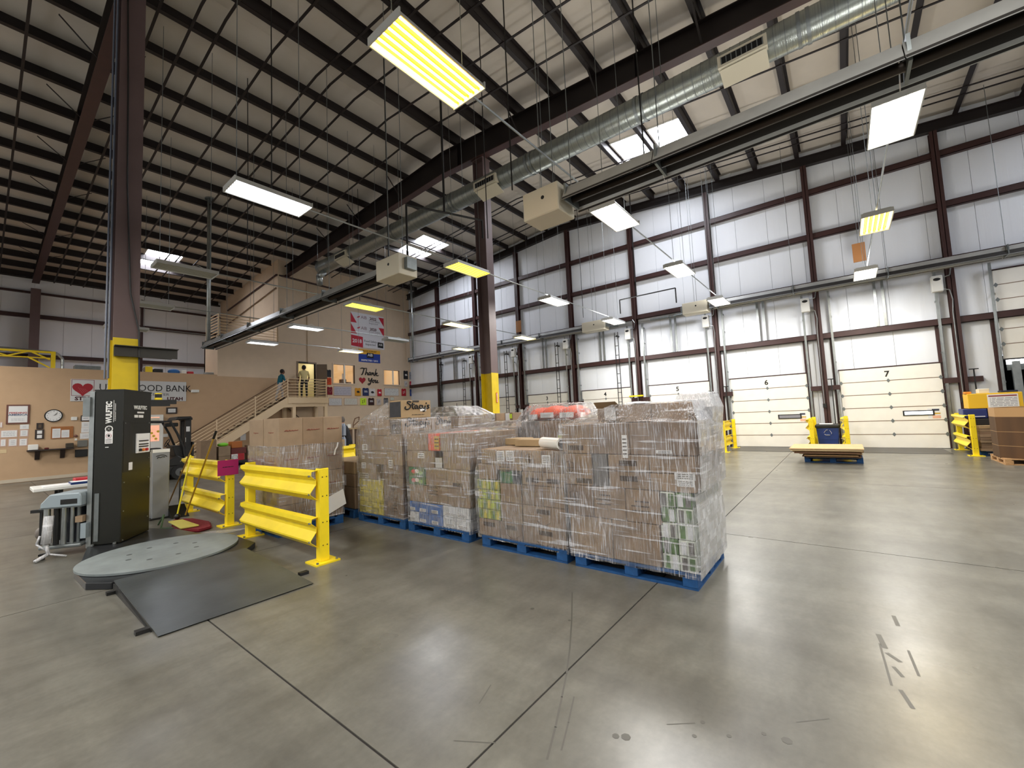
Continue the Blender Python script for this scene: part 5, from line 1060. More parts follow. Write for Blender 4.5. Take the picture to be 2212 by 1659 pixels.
# ---------------------------------------------------------------- people
def person(name_label, J, rad, cloth, loc, hairm, extra=None):
    """J: joint -> point; one continuous skin grown over the joints; cloth(bone)->material"""
    root = thing('person', name_label, 'person', loc)
    o_ = V(loc); names = list(J); bones = [('pelvis', 'waist'), ('waist', 'chest'), ('chest', 'neck'), ('neck', 'head0'), ('head0', 'head1')]
    for s in 'lr': bones += [('chest', 'sh'+s), ('sh'+s, 'el'+s), ('el'+s, 'wr'+s), ('wr'+s, 'hd'+s), ('pelvis', 'hp'+s), ('hp'+s, 'kn'+s), ('kn'+s, 'an'+s), ('an'+s, 'to'+s)]
    bones = [b for b in bones if b[0] in J and b[1] in J]
    me = bpy.data.meshes.new('body'); me.from_pydata([V(J[n_])-o_ for n_ in names], [(names.index(a), names.index(b)) for a, b in bones], [])
    o = bpy.data.objects.new('body', me); COL.objects.link(o)
    sk = o.modifiers.new('skin', 'SKIN'); sk.use_smooth_shade = True
    if not me.skin_vertices: me.skin_vertices.new()
    for i, n_ in enumerate(names):
        r = rad[n_[:-1] if n_[:-1] in rad else n_]; me.skin_vertices[0].data[i].radius = r if isinstance(r, tuple) else (r, r)
        me.skin_vertices[0].data[i].use_root = n_ == 'pelvis'
    ss = o.modifiers.new('sub', 'SUBSURF'); ss.levels = 1; ss.render_levels = 1
    dg = bpy.context.evaluated_depsgraph_get(); dg.update(); m2 = bpy.data.meshes.new_from_object(o.evaluated_get(dg))
    bpy.data.objects.remove(o); m2.name = 'body'
    ms = []
    seg = []
    for a, b in bones:
        m = cloth(a, b); 
        if m not in ms: ms.append(m)
        seg.append((V(J[a])-o_, V(J[b])-o_, ms.index(m)))
    m2.materials.clear()
    for m in ms: m2.materials.append(m)
    for p in m2.polygons:
        c = p.center; best = (9e9, 0)
        for a, b, k in seg:
            ab = b-a; t = max(0, min(1, (c-a).dot(ab)/max(ab.length_squared, 1e-9))); d = (c-(a+ab*t)).length
            if d < best[0]: best = (d, k)
        p.material_index = best[1]; p.use_smooth = True
    bo = bpy.data.objects.new('body', m2); COL.objects.link(bo); bo.parent = root; ORG[bo.name] = o_
    return root
RADS = {'pelvis': (.15, .12), 'waist': (.14, .105), 'chest': (.165, .12), 'neck': .055, 'head0': .085, 'head1': .075, 'sh': .065, 'el': .048, 'wr': .034, 'hd': .03, 'hp': .095, 'kn': .065, 'an': .05, 'to': .035}
def figure(x, y, z, face, H=1.7, lean=0., step=0., arm=(.1, .1), lift=0.):
    """joints of a standing or stepping body facing the angle face"""
    k = H/1.7; f = V((math.cos(face), math.sin(face), 0)); s = V((-math.sin(face), math.cos(face), 0)); b = V((x, y, z)); U = V((0, 0, 1))
    P = lambda fd, sd, h: b+f*fd*k+s*sd*k+U*h*k
    J = {'pelvis': P(0, 0, .93), 'waist': P(lean*.25, 0, 1.1), 'chest': P(lean*.7, 0, 1.32), 'neck': P(lean, 0, 1.46), 'head0': P(lean*1.1+.02, 0, 1.56), 'head1': P(lean*1.15+.03, 0, 1.64)}
    for n_, sg, st, ar in (('l', 1, step, arm[0]), ('r', -1, -step, arm[1])):
        J['sh'+n_] = P(lean*.8, sg*.19, 1.38); J['el'+n_] = P(lean*.7+ar*.5-.03, sg*.25, 1.12); J['wr'+n_] = P(lean*.6+ar*1.6, sg*.24, .92+abs(ar)*.5); J['hd'+n_] = P(lean*.6+ar*2.0, sg*.23, .84+abs(ar)*.5)
        up_ = lift if st > 0 else 0
        J['hp'+n_] = P(0, sg*.1, .88); J['kn'+n_] = P(st*.8+.03, sg*.11, .5+up_*.9); J['an'+n_] = P(st-.0, sg*.11, .08+up_); J['to'+n_] = P(st+.15, sg*.12, .035+up_)
    return J, P
M_SKIN = mat('brown_skin', '7a5340', .6); M_SKINL = mat('light_skin', 'b98d74', .6); M_HAIRB = mat('black_hair', '17120f', .7); M_HAIRG = mat('grey_hair', '6c6460', .8)
M_TEAL = mat('teal_shirt', '0d6478', .8); M_PANT = mat('pale_grey_trousers', 'b9b3b0', .8); M_SHIRT = mat('pale_yellow_shirt', 'cdbf8c', .8); M_NAVY = mat('black_trousers', '1b1d24', .8); M_JACK = mat('black_jacket', '1c1c22', .8); M_SHOE = mat('dark_shoe', '1a1716', .7)
def head(root, J, hm, sm, face, bald=False):
    c = V(J['head0'])*.45+V(J['head1'])*.55; f = V((math.cos(face), math.sin(face), 0)); s = V((-f.y, f.x, 0))
    MB().ball(c+V((0, 0, .01)), .105, (.95, .9, 1.18), 8).build('head', sm, root, smooth=True)
    MB().ball(c-f*.022+V((0, 0, .035)), .112, (.95, .93, 1.1), 8).build('hair', hm, root, smooth=True)
    MB().ball(c+f*.105-V((0, 0, .01)), .02, n=5).build('nose', sm, root, smooth=True)
    for g in (-1, 1): MB().ball(c+s*g*.1-V((0, 0, .01)), .026, (.5, .5, 1), 5).build('ear', sm, root, smooth=True); MB().ball(c+f*.09+s*g*.036+V((0, 0, .02)), .012, n=5).build('eye', M_INK, root, smooth=True)
    MB().box(c.x+f.x*.1-.02, c.x+f.x*.1+.02, c.y+f.y*.1-.01, c.y+f.y*.1+.01, c.z-.062, c.z-.054).build('mouth', mat('lip', '6b3a34', .6), root)
def hands(root, J, sm, face):
    f = V((math.cos(face), math.sin(face), 0)); s = V((-f.y, f.x, 0))
    for n_, g in (('l', 1), ('r', -1)):
        h = V(J['hd'+n_]); d = (h-V(J['wr'+n_])).normalized()
        b = MB()
        for i, L in enumerate((.062, .074, .07, .055)):
            q = h+f*(.024-.016*i); b.tube(q, q+d*L*.55, .009, n=5).tube(q+d*L*.55, q+d*L*.9-s*g*.02, .008, .006, n=5)
        b.tube(h+f*.03-d*.03, h+f*.055+d*.02, .01, .008, n=5); b.build('fingers', sm, root, smooth=True)
def cl(top, bot, skin, sleeve='el'):
    def g(a, b):
        if b[:2] in ('to',): return M_SHOE
        if b[:2] in ('hp', 'kn', 'an'): return bot
        if a[:2] == 'wr' or (sleeve == 'sh' and a[:2] == 'el') or b.startswith('head') : return skin
        return top
    return g
# climbing the stairs
xs = onY(603, 830, 22.65).x; zs = (xs-SX0-.1)*sl
J, P = figure(xs, 22.65, zs-.02, 0.1, 1.62, .14, .24, (.12, .2), .17)
p1 = person('person in a teal top and pale trousers climbing the stairs, head bowed', J, RADS, cl(M_TEAL, M_PANT, M_SKIN, 'sh'), (xs, 22.65, zs), M_HAIRB); head(p1, J, M_HAIRB, M_SKIN, .1); hands(p1, J, M_SKIN, .1)
xb = onY(657, 830, 22.7).x
J, P = figure(xb, 22.7, LZ3, PI/2-.25, 1.74, .02, .06, (.06, .1))
p2 = person('person in a pale yellow shirt and black trousers at the open office door', J, RADS, cl(M_SHIRT, M_NAVY, M_SKIN, 'sh'), (xb, 22.7, LZ3), M_HAIRB); head(p2, J, M_HAIRB, M_SKIN, PI/2-.25); hands(p2, J, M_SKIN, PI/2-.25)
J, P = figure(8.02, 13.6, 0, PI*.75, 1.78, .2, .05, (.3, .25))
p3 = person('grey haired person in a black jacket bending beyond the brown cartons', J, RADS, cl(M_JACK, M_NAVY, M_SKINL), (8.02, 13.6, 0), M_HAIRG); head(p3, J, M_HAIRG, M_SKINL, PI*.75); hands(p3, J, M_SKINL, PI*.75)
# bottled packs the bending person stands behind
for i in range(4):
    b = MB(); 
    for j in range(2):
        for k in range(3): b.tube((6.82+j*.12, 12.05+k*.12, .02+i*.4), (6.82+j*.12, 12.05+k*.12, .3+i*.4), .055, n=8).tube((6.82+j*.12, 12.05+k*.12, .3+i*.4), (6.82+j*.12, 12.05+k*.12, .39+i*.4), .055, .02, n=8)
    tag(b.build('bottle_pack', mat('silvery_bottle_pack', 'aab4c6', .2, .2), None, smooth=.8), 'silvery pack of bottles in the stack before the bending person, tier %s' % NUM[i], 'bottle pack', 'stacked bottle packs')
t = thing('wooden_stand', 'wooden stand with a pale top left of the chip carton load', 'stand', (8.7, 14.4, 0))
MB().box(8.28, 9.1, 14.0, 14.7, 1.36, 1.41).build('stand_top', M_KRAFT[3], t)
for x in (8.36, 8.56, 8.78, 9.0): MB().box(x-.045, x+.045, 14.03, 14.08, 0, 1.36).build('slat', mat('dark_slat', '5b4332', .7), t)
for x in (8.35, 9.0): MB().box(x-.04, x+.04, 14.6, 14.68, 0, 1.36).build('leg', mat('dark_slat', '5b4332', .7), t)
tag(MB().pipe([(8.6, 14.3, 1.41), (8.6, 14.3, 1.55), (8.68, 14.3, 1.75), (8.85, 14.3, 1.8), (8.83, 14.3, 1.65), (8.63, 14.3, 1.5)], .018).build('cord_loop', mat('brown_cord', '6b4c35', .7)), 'stiff brown cord loop standing on the wooden stand', 'cord')
tag(MB().box(8.32, 8.45, 14.2, 14.3, 1.41, 1.55).build('white_device', M_WHITE), 'small white device on the wooden stand', 'device')
# ---------------------------------------------------------------- things at the foot of the stairs
gq = 'goods at the foot of the stairs'
pallet('dark pallet under cartons at the foot of the stairs', 0, 0, M_RUBBER, 1.22, 1.0, None, 0).location = (6.65, 20.4, 0)
block('tall brown carton beside the forklift mast', 5.57, 6.12, 20.4, 20.95, 0, 1.14, M_KRAFT[0], group=gq)
block('square brown carton carrying a lime bag, upper of two', 6.2, 6.62, 20.4, 20.9, .45, .85, M_KRAFT[1], group=gq); block('square brown carton at floor level under the lime bag stack', 6.2, 6.62, 20.4, 20.9, 0, .445, M_KRAFT[0], group=gq)
tag(MB().ball((6.4, 20.6, .92), .17, (1.2, 1, .5), 8).build('lime_bag', mat('lime_bag', '7fd32e', .5), None, smooth=True), 'bright lime bag on the cartons by the stairs', 'bag')
block('orange brown carton in the pile by the stairs', 6.7, 7.1, 20.5, 20.9, .75, 1.02, mat('rust_carton', 'b4682c', .6), group=gq); block('dark maroon carton under the orange brown one', 6.68, 7.25, 20.5, 20.95, .5, .745, mat('maroon_carton', '6b2c28', .6), group=gq)
o = block('red and white carton with a white disc at the foot of the stairs', 6.66, 7.15, 20.42, 20.8, .22, .5, M_RED, group=gq)
MB().box(6.66, 6.9, 20.415, 20.42, .225, .495).build('white_panel', M_PAPER, o); b = MB(); n = 20
for i in range(n): b.bar((6.79+.09*math.cos(2*PI*i/n), 20.412, .36+.09*math.sin(2*PI*i/n)), (6.79+.09*math.cos(2*PI*(i+1)/n), 20.412, .36+.09*math.sin(2*PI*(i+1)/n)), .015, .004)
b.build('ring_mark', M_INK, o)
block('flat dark carton under the red and white one', 6.68, 7.3, 20.42, 20.95, .135, .215, M_BLKCTN, group=gq)
block('kraft carton mostly hidden by the big brown cartons', 7.32, 7.75, 20.4, 20.9, .135, .83, M_KRAFT[1], group=gq)
# ---------------------------------------------------------------- tan wall: signs, frames and papers
YW = YO-.003
def wallbox(name, label, cat, px, m, d=.02, group=None, bev=0.):
    x0, x1, z0, z1 = rectY(*px)
    o = MB().box(x0, x1, YO-d, YO-.002, z0, z1).build(name, m, None, bevel=bev); ORG[o.name] = V((0, 0, 0)); tag(o, label, cat, group); return o, (x0, x1, z0, z1)
def zl(x, y): return (x/7.54, 840+y/7.54)
def zr(a): return (a[0]/7.54, 840+a[1]/7.54, a[2]/7.54, 840+a[3]/7.54)
def framed(label, px, frame, d=.03, fw_=.05, mm=None, lines=4, cat='picture', name='framed_picture', group=None):
    o, (x0, x1, z0, z1) = wallbox(name, label, cat, px, frame, d, group); f = fw_
    s = MB().box(x0+f, x1-f, YO-d-.004, YO-d, z0+f, z1-f).build('sheet', mm or M_PAPER, o)
    if lines: print_lines(s, 'Y', x0+f+.04, x1-f-.04, z0+f+.03, z1-f-.03, YO-d-.004, lines, mat('grey_print', '8a8d96', .8), seed=int(px[0]), h=.22)
    return o, (x0, x1, z0, z1)
M_FRM = mat('brown_frame', '6b4238', .5); M_BFR = mat('dark_frame', '2e2320', .5)
o, (x0, x1, z0, z1) = framed('large brown framed white poster near the left edge of the tan wall', zr((100, 258, 482, 572)), M_FRM, lines=0)
for tx, zz, c in (('FEEDING', .57, 'b96a6a'), ('AMERICA', .47, '5b6a86')): text(tx, ((x0+x1)/2, YO-.036, z0+(z1-z0)*zz), .085, mat('poster_print_%s' % c, c, .8), o, '-Y', 'poster_lettering', bold=.003, wide=1.25)
print_lines(o, 'Y', x0+.12, x1-.12, z0+.1, z0+.2, YO-.034, 2, mat('grey_print', '8a8d96', .8), h=.2)
# clock
cx0, cx1, cz0, cz1 = rectY(*zr((718, 335, 1022, 540))); c = V(((cx0+cx1)/2, YO, (cz0+cz1)/2)); r = (cx1-cx0+cz1-cz0)/4
t = thing('wall_clock', 'round black rimmed wall clock on the tan wall', 'clock', c); Yc = YO-.05
MB().tube(c+V((0, -.002, 0)), c+V((0, -.05, 0)), r, n=40).build('rim', M_BLACK, t, smooth=.6); MB().tube(c+V((0, -.05, 0)), c+V((0, -.053, 0)), r*.86, n=40).build('dial', M_PAPER, t)
for h in range(12):
    a = h*PI/6; text(str(h or 12), c+V((math.sin(a)*r*.7, -.055, math.cos(a)*r*.7)), r*.22, M_INK, t, '-Y', 'numeral')
for a, L in ((PI/2*.55, r*.45), (PI*.22, r*.65)): MB().bar(c+V((0, -.057, 0)), c+V((math.sin(a)*L, -.057, math.cos(a)*L)), .018, .004).build('hand', M_INK, t)
framed('small dark frame above the pair of dark frames', zr((593, 556, 706, 656)), M_BFR, fw_=.05, mm=mat('brown_picture', '5a4a3a', .6), lines=1)
o, (x0, x1, z0, z1) = wallbox('double_frame', 'dark double frame with two pale certificates below the small dark frame', 'picture', zr((568, 664, 716, 818)), M_BFR, .03)
for a, b in ((.56, .9), (.1, .44)): MB().box(x0+.05, x1-.05, YO-.034, YO-.03, z0+(z1-z0)*a, z0+(z1-z0)*b).build('certificate', M_PAPER, o)
o, (x0, x1, z0, z1) = wallbox('cork_board', 'brown framed cork board with two white sheets pinned to it', 'board', zr((828, 614, 1192, 806)), mat('cork', 'a2683a', .8, var=.1, vs=20), .025)
for k, (a, b, c_, d_) in enumerate(((.06, .42, .06, .84), (.46, .82, .06, .7))):
    s = MB().box(x0+(x1-x0)*a, x0+(x1-x0)*b, YO-.03, YO-.025, z0+(z1-z0)*c_, z0+(z1-z0)*d_).build('sheet', M_PAPER, o); print_lines(s, 'Y', x0+(x1-x0)*(a+.04), x0+(x1-x0)*(b-.04), z0+(z1-z0)*(c_+.1), z0+(z1-z0)*(d_-.1), YO-.03, 5, mat('grey_print', '8a8d96', .8), h=.2)
wallbox('thermostat', 'white thermostat right of the wall clock', 'thermostat', zr((1155, 456, 1256, 512)), M_WHITE, .05, bev=.01)
framed('dark framed blue white picture at the top of the sheets beside the mast', zr((1313, 433, 1476, 526)), M_BFR, lines=1, fw_=.03)
for k, (q, lb) in enumerate((((1328, 538, 1472, 630), 'upper pale sheet under the dark framed picture'), ((1322, 632, 1472, 712), 'middle pale sheet under the dark framed picture'), ((1303, 720, 1472, 812), 'lower white sheet under the dark framed picture'), ((325, 580, 470, 656), 'small white sheet right under the large framed poster'), ((315, 662, 466, 780), 'white certificate in the second row under the large framed poster'), ((302, 804, 452, 932), 'white certificate at the lower end nearest the shelf'), ((128, 808, 286, 938), 'white certificate second from the shelf in the lower row'), ((-6, 814, 106, 942), 'white certificate with a rust coloured block in the lower row'), ((0, 668, 292, 796), 'wide white sheet with a blue line in the middle row'), ((-10, 538, 46, 636), 'narrow white sheet cut by the edge below the large poster'))):
    framed(lb, zr(q), mat('pale_sheet_edge', 'c9a89a', .7) if k > 3 else M_PAPER, d=.008, fw_=.025, lines=3, cat='paper', name='wall_paper_sheet')
wallbox('beige_card', 'small beige card under the lowest certificates', 'card', zr((0, 990, 106, 1048)), mat('beige_card', 'd6bf97', .7), .01)
o = tag(MB().ball(onY(*zl(1235, 768), YO-.03), .05, n=8).build('round_plaque', M_FRM, None, smooth=True), 'small dark round plaque on the wall beside the cork board', 'plaque'); wallbox('switch_plate', 'small white switch plate below the round dark plaque', 'switch', zr((1215, 808, 1255, 840)), M_WHITE, .02)
wallbox('grey_key_box', 'grey lidded box on the wall above a black box', 'box', zr((1258, 836, 1420, 942)), mat('grey_box_enamel', '6d6d68', .5), .12, bev=.01); wallbox('black_wall_box', 'black box on the wall under the grey lidded box', 'box', zr((1218, 986, 1422, 1104)), M_BLACK, .12, bev=.01)
x0, x1, z0, z1 = rectY(*zr((432, 968, 1190, 1008)))
t = thing('wall_shelf', 'dark brown bracket shelf on the tan wall', 'shelf', ((x0+x1)/2, YO, z0)); sz = (z0+z1)/2
MB().box(x0, x1, YO-.3, YO-.003, sz-.02, sz+.02).build('board', M_BFR, t)
for u in (.22, .76): q = x0+(x1-x0)*u; MB().prism([(YO-.25, sz-.02), (YO-.003, sz-.02), (YO-.003, sz-.34), (YO-.06, sz-.34)], q-.06, q+.06, 'x').build('bracket', M_BFR, t)
for nm, lb, ct, u0, u1, h, m in (('white_phone', 'white desk device on the left end of the dark shelf', 'device', .02, .23, .2, M_WHITE), ('red_box', 'dark red low box in the middle of the shelf', 'box', .36, .45, .06, mat('dark_red_box', '5e1c1c', .6)), ('letter_tray', 'dark tray standing on the right end of the shelf', 'tray', .82, .99, .18, mat('olive_tray', '3c352a', .6))):
    tag(MB().box(x0+(x1-x0)*u0, x0+(x1-x0)*u1, YO-.26, YO-.05, sz+.021, sz+.02+h).build(nm, m, None, bevel=.015), lb, ct)
# food bank sign
o, (x0, x1, z0, z1) = wallbox('food_bank_sign', 'white food bank sign with a red heart, partly hidden by the mast', 'sign', (152, 822, 402, 867), mat('sign_white', 'cfcfcf', .6), .03, bev=.01)
hw = .62
M_HEART = mat('heart_red', 'a01f2a', .6)
def heart(parent, cx_, cz_, s, y, m):
    pts = []
    for i in range(28): a = 2*PI*i/28; pts.append((cx_+s*.06*16*math.sin(a)**3, cz_+s*.06*(13*math.cos(a)-5*math.cos(2*a)-2*math.cos(3*a)-math.cos(4*a))))
    return MB().prism(pts, y-.004, y, 'y').build('heart', m, parent)
MB().box(x0+.02, x0+hw+.03, YO-.032, YO-.03, z0+.22, z1-.02).build('emblem_border', mat('maroon_line', '8a3a40', .6), o); MB().box(x0+.035, x0+hw+.015, YO-.034, YO-.032, z0+.235, z1-.035).build('emblem_field', mat('sign_white', 'cfcfcf', .6), o)
h_ = heart(o, x0+hw/2+.02, z0+.49, .30, YO-.034, M_HEART)
for k in range(4): MB().bar((x0+.2+k*.06, YO-.039, z0+.55-k*.02), (x0+.33+k*.05, YO-.039, z0+.32+.02*k), .012, .002).build('finger_line', mat('pale_pink_line', 'd8a8a4', .6), h_)
text('UTAH FOOD BANK', (x0+hw+.16, YO-.032, z0+.55), .40, M_INK, o, '-Y', 'sign_lettering', align='LEFT', wide=.86); text('DISTRIBUTION CENTER', (x0+hw+.36, YO-.032, z0+.29), .15, mat('grey_lettering', '6d6d70', .7), o, '-Y', 'sign_lettering', align='LEFT', wide=1.28)
text('STRE', (x0+.12, YO-.032, z0+.105), .19, mat('maroon_lettering', '4a1c24', .6), o, '-Y', 'sign_lettering', align='LEFT', bold=.008, wide=1.1); text('UTAH', (x1-.12, YO-.032, z0+.105), .19, mat('maroon_lettering', '4a1c24', .6), o, '-Y', 'sign_lettering', align='RIGHT', bold=.008, wide=1.1)
framed('dark framed certificate above the forklift', (359, 880, 382.5, 894), M_BFR, lines=2, fw_=.06)
wallbox('emergency_light', 'white emergency light right of the food bank sign', 'light', (412, 842, 429, 848), M_WHITE, .1, bev=.01); wallbox('small_intercom', 'small pale intercom behind the forklift', 'intercom', (352, 937, 362, 944), M_WHITE, .05)
t = thing('vending_machine', 'white framed vending machine with pink and yellow front behind the forklift', 'vending machine', (4.6, 23.0, 0))
MB().box(4.0, 4.86, 22.6, 23.25, 0, 2.3).build('cabinet', M_WHITE, t, bevel=.02); MB().box(4.06, 4.72, 22.585, 22.6, 1.2, 2.2).build('lit_front', mat('pink_vending_front', 'd8506e', .5, var=.5, vs=5, emit='ffd0a0', es=.4), t)
MB().box(4.06, 4.72, 22.58, 22.585, 1.86, 2.16).build('pale_header', mat('pale_header', 'd8d2c2', .5), t)
for i in range(9): MB().ball((4.12+.07*i, 22.58, 1.3+.12*(i*5 % 7)/2), .05, (1, .15, 1), 5).build('yellow_spot', mat('yellow_spot', 'e6c23c', .6), t)
wallbox('white_notice', 'white notice on the wall under the stair rail', 'notice', (519, 937, 531, 951), M_PAPER, .008)
# banners on the tower
o, (x0, x1, z0, z1) = wallbox('safety_banner', 'tall red and white food safety banner high on the tower wall', 'banner', (758, 679, 829, 752), mat('banner_white', 'e2e0e4', .6), .01)
M_BRED = mat('banner_red', 'c02035', .6); W_, H_ = x1-x0, z1-z0; yb = YO-.01
def poly(parent, name, pts, m, dy=.003): return MB().prism([(x0+u*W_, z0+v*H_) for u, v in pts], yb-dy, yb, 'y').build(name, m, parent)
for v in (.70, .385):
    poly(o, 'red_triangle', [(0, v+.28), (0, v), (.17, v)], M_BRED); poly(o, 'red_triangle', [(1, v), (1, v+.26), (.83, v+.26)], M_BRED)
    poly(o, 'emblem_mark', [(.17, v+.17), (.27, v+.22), (.25, v+.17), (.2, v+.15)], M_BRED)
    text('AIB', (x0+W_*.38, yb-.004, z0+H_*(v+.18)), .28, mat('rose_grey_print', '8a6a74', .7), o, '-Y', 'banner_lettering'); text('2022' if v > .5 else '2020', (x0+W_*.66, yb-.004, z0+H_*(v+.18)), .24, mat('maroon_lettering', '4a1c24', .6), o, '-Y', 'banner_lettering', bold=.006)
    text('Food Safety', (x0+W_*.53, yb-.004, z0+H_*(v+.11)), .17, mat('grey_print2', '9a969c', .8), o, '-Y', 'banner_lettering', align='LEFT'); text('Inspected', (x0+W_*.53, yb-.004, z0+H_*(v+.045)), .17, mat('grey_print2', '9a969c', .8), o, '-Y', 'banner_lettering', align='LEFT')
poly(o, 'red_block', [(0, .03), (.34, 0), (.34, .31), (0, .34)], M_BRED, .005); text('2018', (x0+W_*.17, yb-.007, z0+H_*.17), .32, M_PAPER, o, '-Y', 'banner_lettering', bold=.006)
text('Food Safety', (x0+W_*.57, yb-.004, z0+H_*.20), .19, M_INK, o, '-Y', 'banner_lettering'); text('Inspected', (x0+W_*.57, yb-.004, z0+H_*.11), .19, M_INK, o, '-Y', 'banner_lettering')
poly(o, 'dark_badge', [(.79, .05), (.97, .04), (.97, .2), (.79, .21)], M_INK, .004); text('AIB', (x0+W_*.88, yb-.006, z0+H_*.135), .19, M_PAPER, o, '-Y', 'banner_lettering')
o, (x0, x1, z0, z1) = wallbox('blue_banner', 'blue and yellow inspection banner below the red and white one', 'banner', (774.5, 756, 821, 783), M_BLUE, .01); W_, H_ = x1-x0, z1-z0; yb = YO-.01
poly(o, 'yellow_top', [(0, .62), (.3, .62), (.5, .7), (1, .72), (1, 1), (0, 1)], mat('banner_yellow', 'e0a92a', .6)); text('PROUD SUPPORT', (x0+W_*.5, yb-.005, z0+H_*.87), .13, mat('ochre_print', '6a4a10', .7), o, '-Y', 'banner_lettering', bold=.003)
poly(o, 'dark_badge', [(.37, .36), (.68, .36), (.68, .76), (.37, .76)], M_INK, .006); text('AIB', (x0+W_*.525, yb-.008, z0+H_*.58), .24, M_PAPER, o, '-Y', 'banner_lettering', bold=.006)
text('INSPECTED / 2015', (x0+W_*.5, yb-.004, z0+H_*.14), .15, M_PAPER, o, '-Y', 'banner_lettering', bold=.004)
# thank you lettering
def zt_(a): return (560+a[0]/6.144, 740+a[1]/6.144, 560+a[2]/6.144, 740+a[3]/6.144)
x0, x1, z0, z1 = rectY(*zt_((1335, 340, 1585, 565))); W_, H_ = x1-x0, z1-z0
t = thing('thank_you_lettering', 'black brush script reading Thank You with a red heart on the tower wall', 'lettering', (x0, YO, z0))
pl = lambda u, v: (x0+u*W_, YO-.012, z0+v*H_)
strokes('thank_script', [[(.02, .93, .6), (.1, 1.0, 1.2), (.22, .95, 1.2), (.36, .99, .8)], [(.22, .96, 1.2), (.17, .75, 1.4), (.1, .56, 1), (.06, .6, .7)],
    [(.36, .96, .8), (.31, .7, 1.3), (.27, .56, 1.3), (.33, .72, .7), (.4, .76, .9), (.39, .64, 1.3), (.42, .57, .8)], [(.56, .76, .8), (.49, .77, 1), (.45, .64, 1.3), (.49, .57, 1), (.55, .68, .8), (.57, .76, 1.2), (.55, .62, 1.3), (.59, .57, .8)],
    [(.64, .76, 1.2), (.62, .57, 1.3), (.67, .72, .7), (.73, .76, 1), (.71, .63, 1.3), (.75, .57, .8)], [(.87, .98, .8), (.82, .75, 1.3), (.78, .55, 1.3)], [(.81, .66, .8), (.9, .77, 1), (.92, .71, .9), (.84, .66, .8), (.9, .56, 1.3), (1.0, .6, .7)]], .028, M_INK, t, pl)
strokes('you_script', [[(.42, .40, .9), (.48, .42, 1.2), (.45, .28, 1.3), (.5, .2, 1), (.58, .32, .9), (.63, .42, 1.2)], [(.63, .42, 1.2), (.57, .15, 1.4), (.48, .0, 1.2), (.41, .02, .9), (.42, .1, .8), (.52, .12, .7)],
    [(.72, .32, .9), (.66, .3, 1.2), (.65, .17, 1.3), (.71, .14, 1), (.75, .25, 1), (.72, .33, 1), (.79, .3, .7)], [(.83, .33, 1.2), (.8, .2, 1.3), (.83, .13, 1), (.9, .22, .9), (.93, .33, 1.2), (.9, .18, 1.3), (.94, .13, .9), (1.0, .2, .7)]], .028, M_INK, t, pl)
heart(t, x0+.12*W_, z0+.27*H_, .24, YO-.004, M_HEART)
# framed shirts and cheques
SH = [((843, 355, 869, 450), '8a2450', 'narrow maroon shirt panel beside the open office door, upper one'), ((877, 360, 951, 456), '2c2f36', 'charcoal folded shirt panel left of the first office window'), ((843, 460, 871, 540), '7a1f34', 'narrow maroon shirt panel beside the landing rail, lower one'), ((880, 465, 955, 560), 'cc4a20', 'orange folded shirt panel left of the first office window'), ((900, 588, 969, 692), '7d1226', 'crimson folded shirt panel with a pale ring'),
      ((1268, 602, 1346, 706), 'd99a2e', 'golden yellow folded shirt panel with a dark print'), ((1370, 602, 1451, 706), '22305e', 'navy folded shirt panel with white lettering'), ((1458, 610, 1536, 710), 'd4d0ce', 'white folded shirt panel beside the navy one'), ((1566, 618, 1623, 711), 'b31f30', 'red folded shirt panel with a white cap print'), ((1887, 612, 1946, 709), 'b31f30', 'red folded shirt panel with white speckled print'), ((1997, 620, 2046, 711), '2a458f', 'blue folded shirt panel with a white oval'),
      ((1914, 374, 1971, 486), '202024', 'black folded shirt panel right of the second office window'), ((1989, 390, 2041, 491), '8d9098', 'grey folded shirt panel nearest the dock wall'), ((1924, 510, 1966, 586), 'cfcaca', 'small white folded shirt panel with a dark print'), ((1994, 515, 2046, 596), 'b02038', 'crimson folded shirt panel nearest the dock wall'), ((1339, 735, 1419, 829), 'c9ea3a', 'lime folded shirt panel in the lowest row'), ((1446, 735, 1523, 831), '3a2220', 'dark brown folded shirt panel in the lowest row'), ((1558, 742, 1613, 830), 'c6bdb8', 'pale folded shirt panel in the lowest row'), ((1649, 735, 1709, 830), '86868c', 'grey folded shirt panel with a black yoke')]
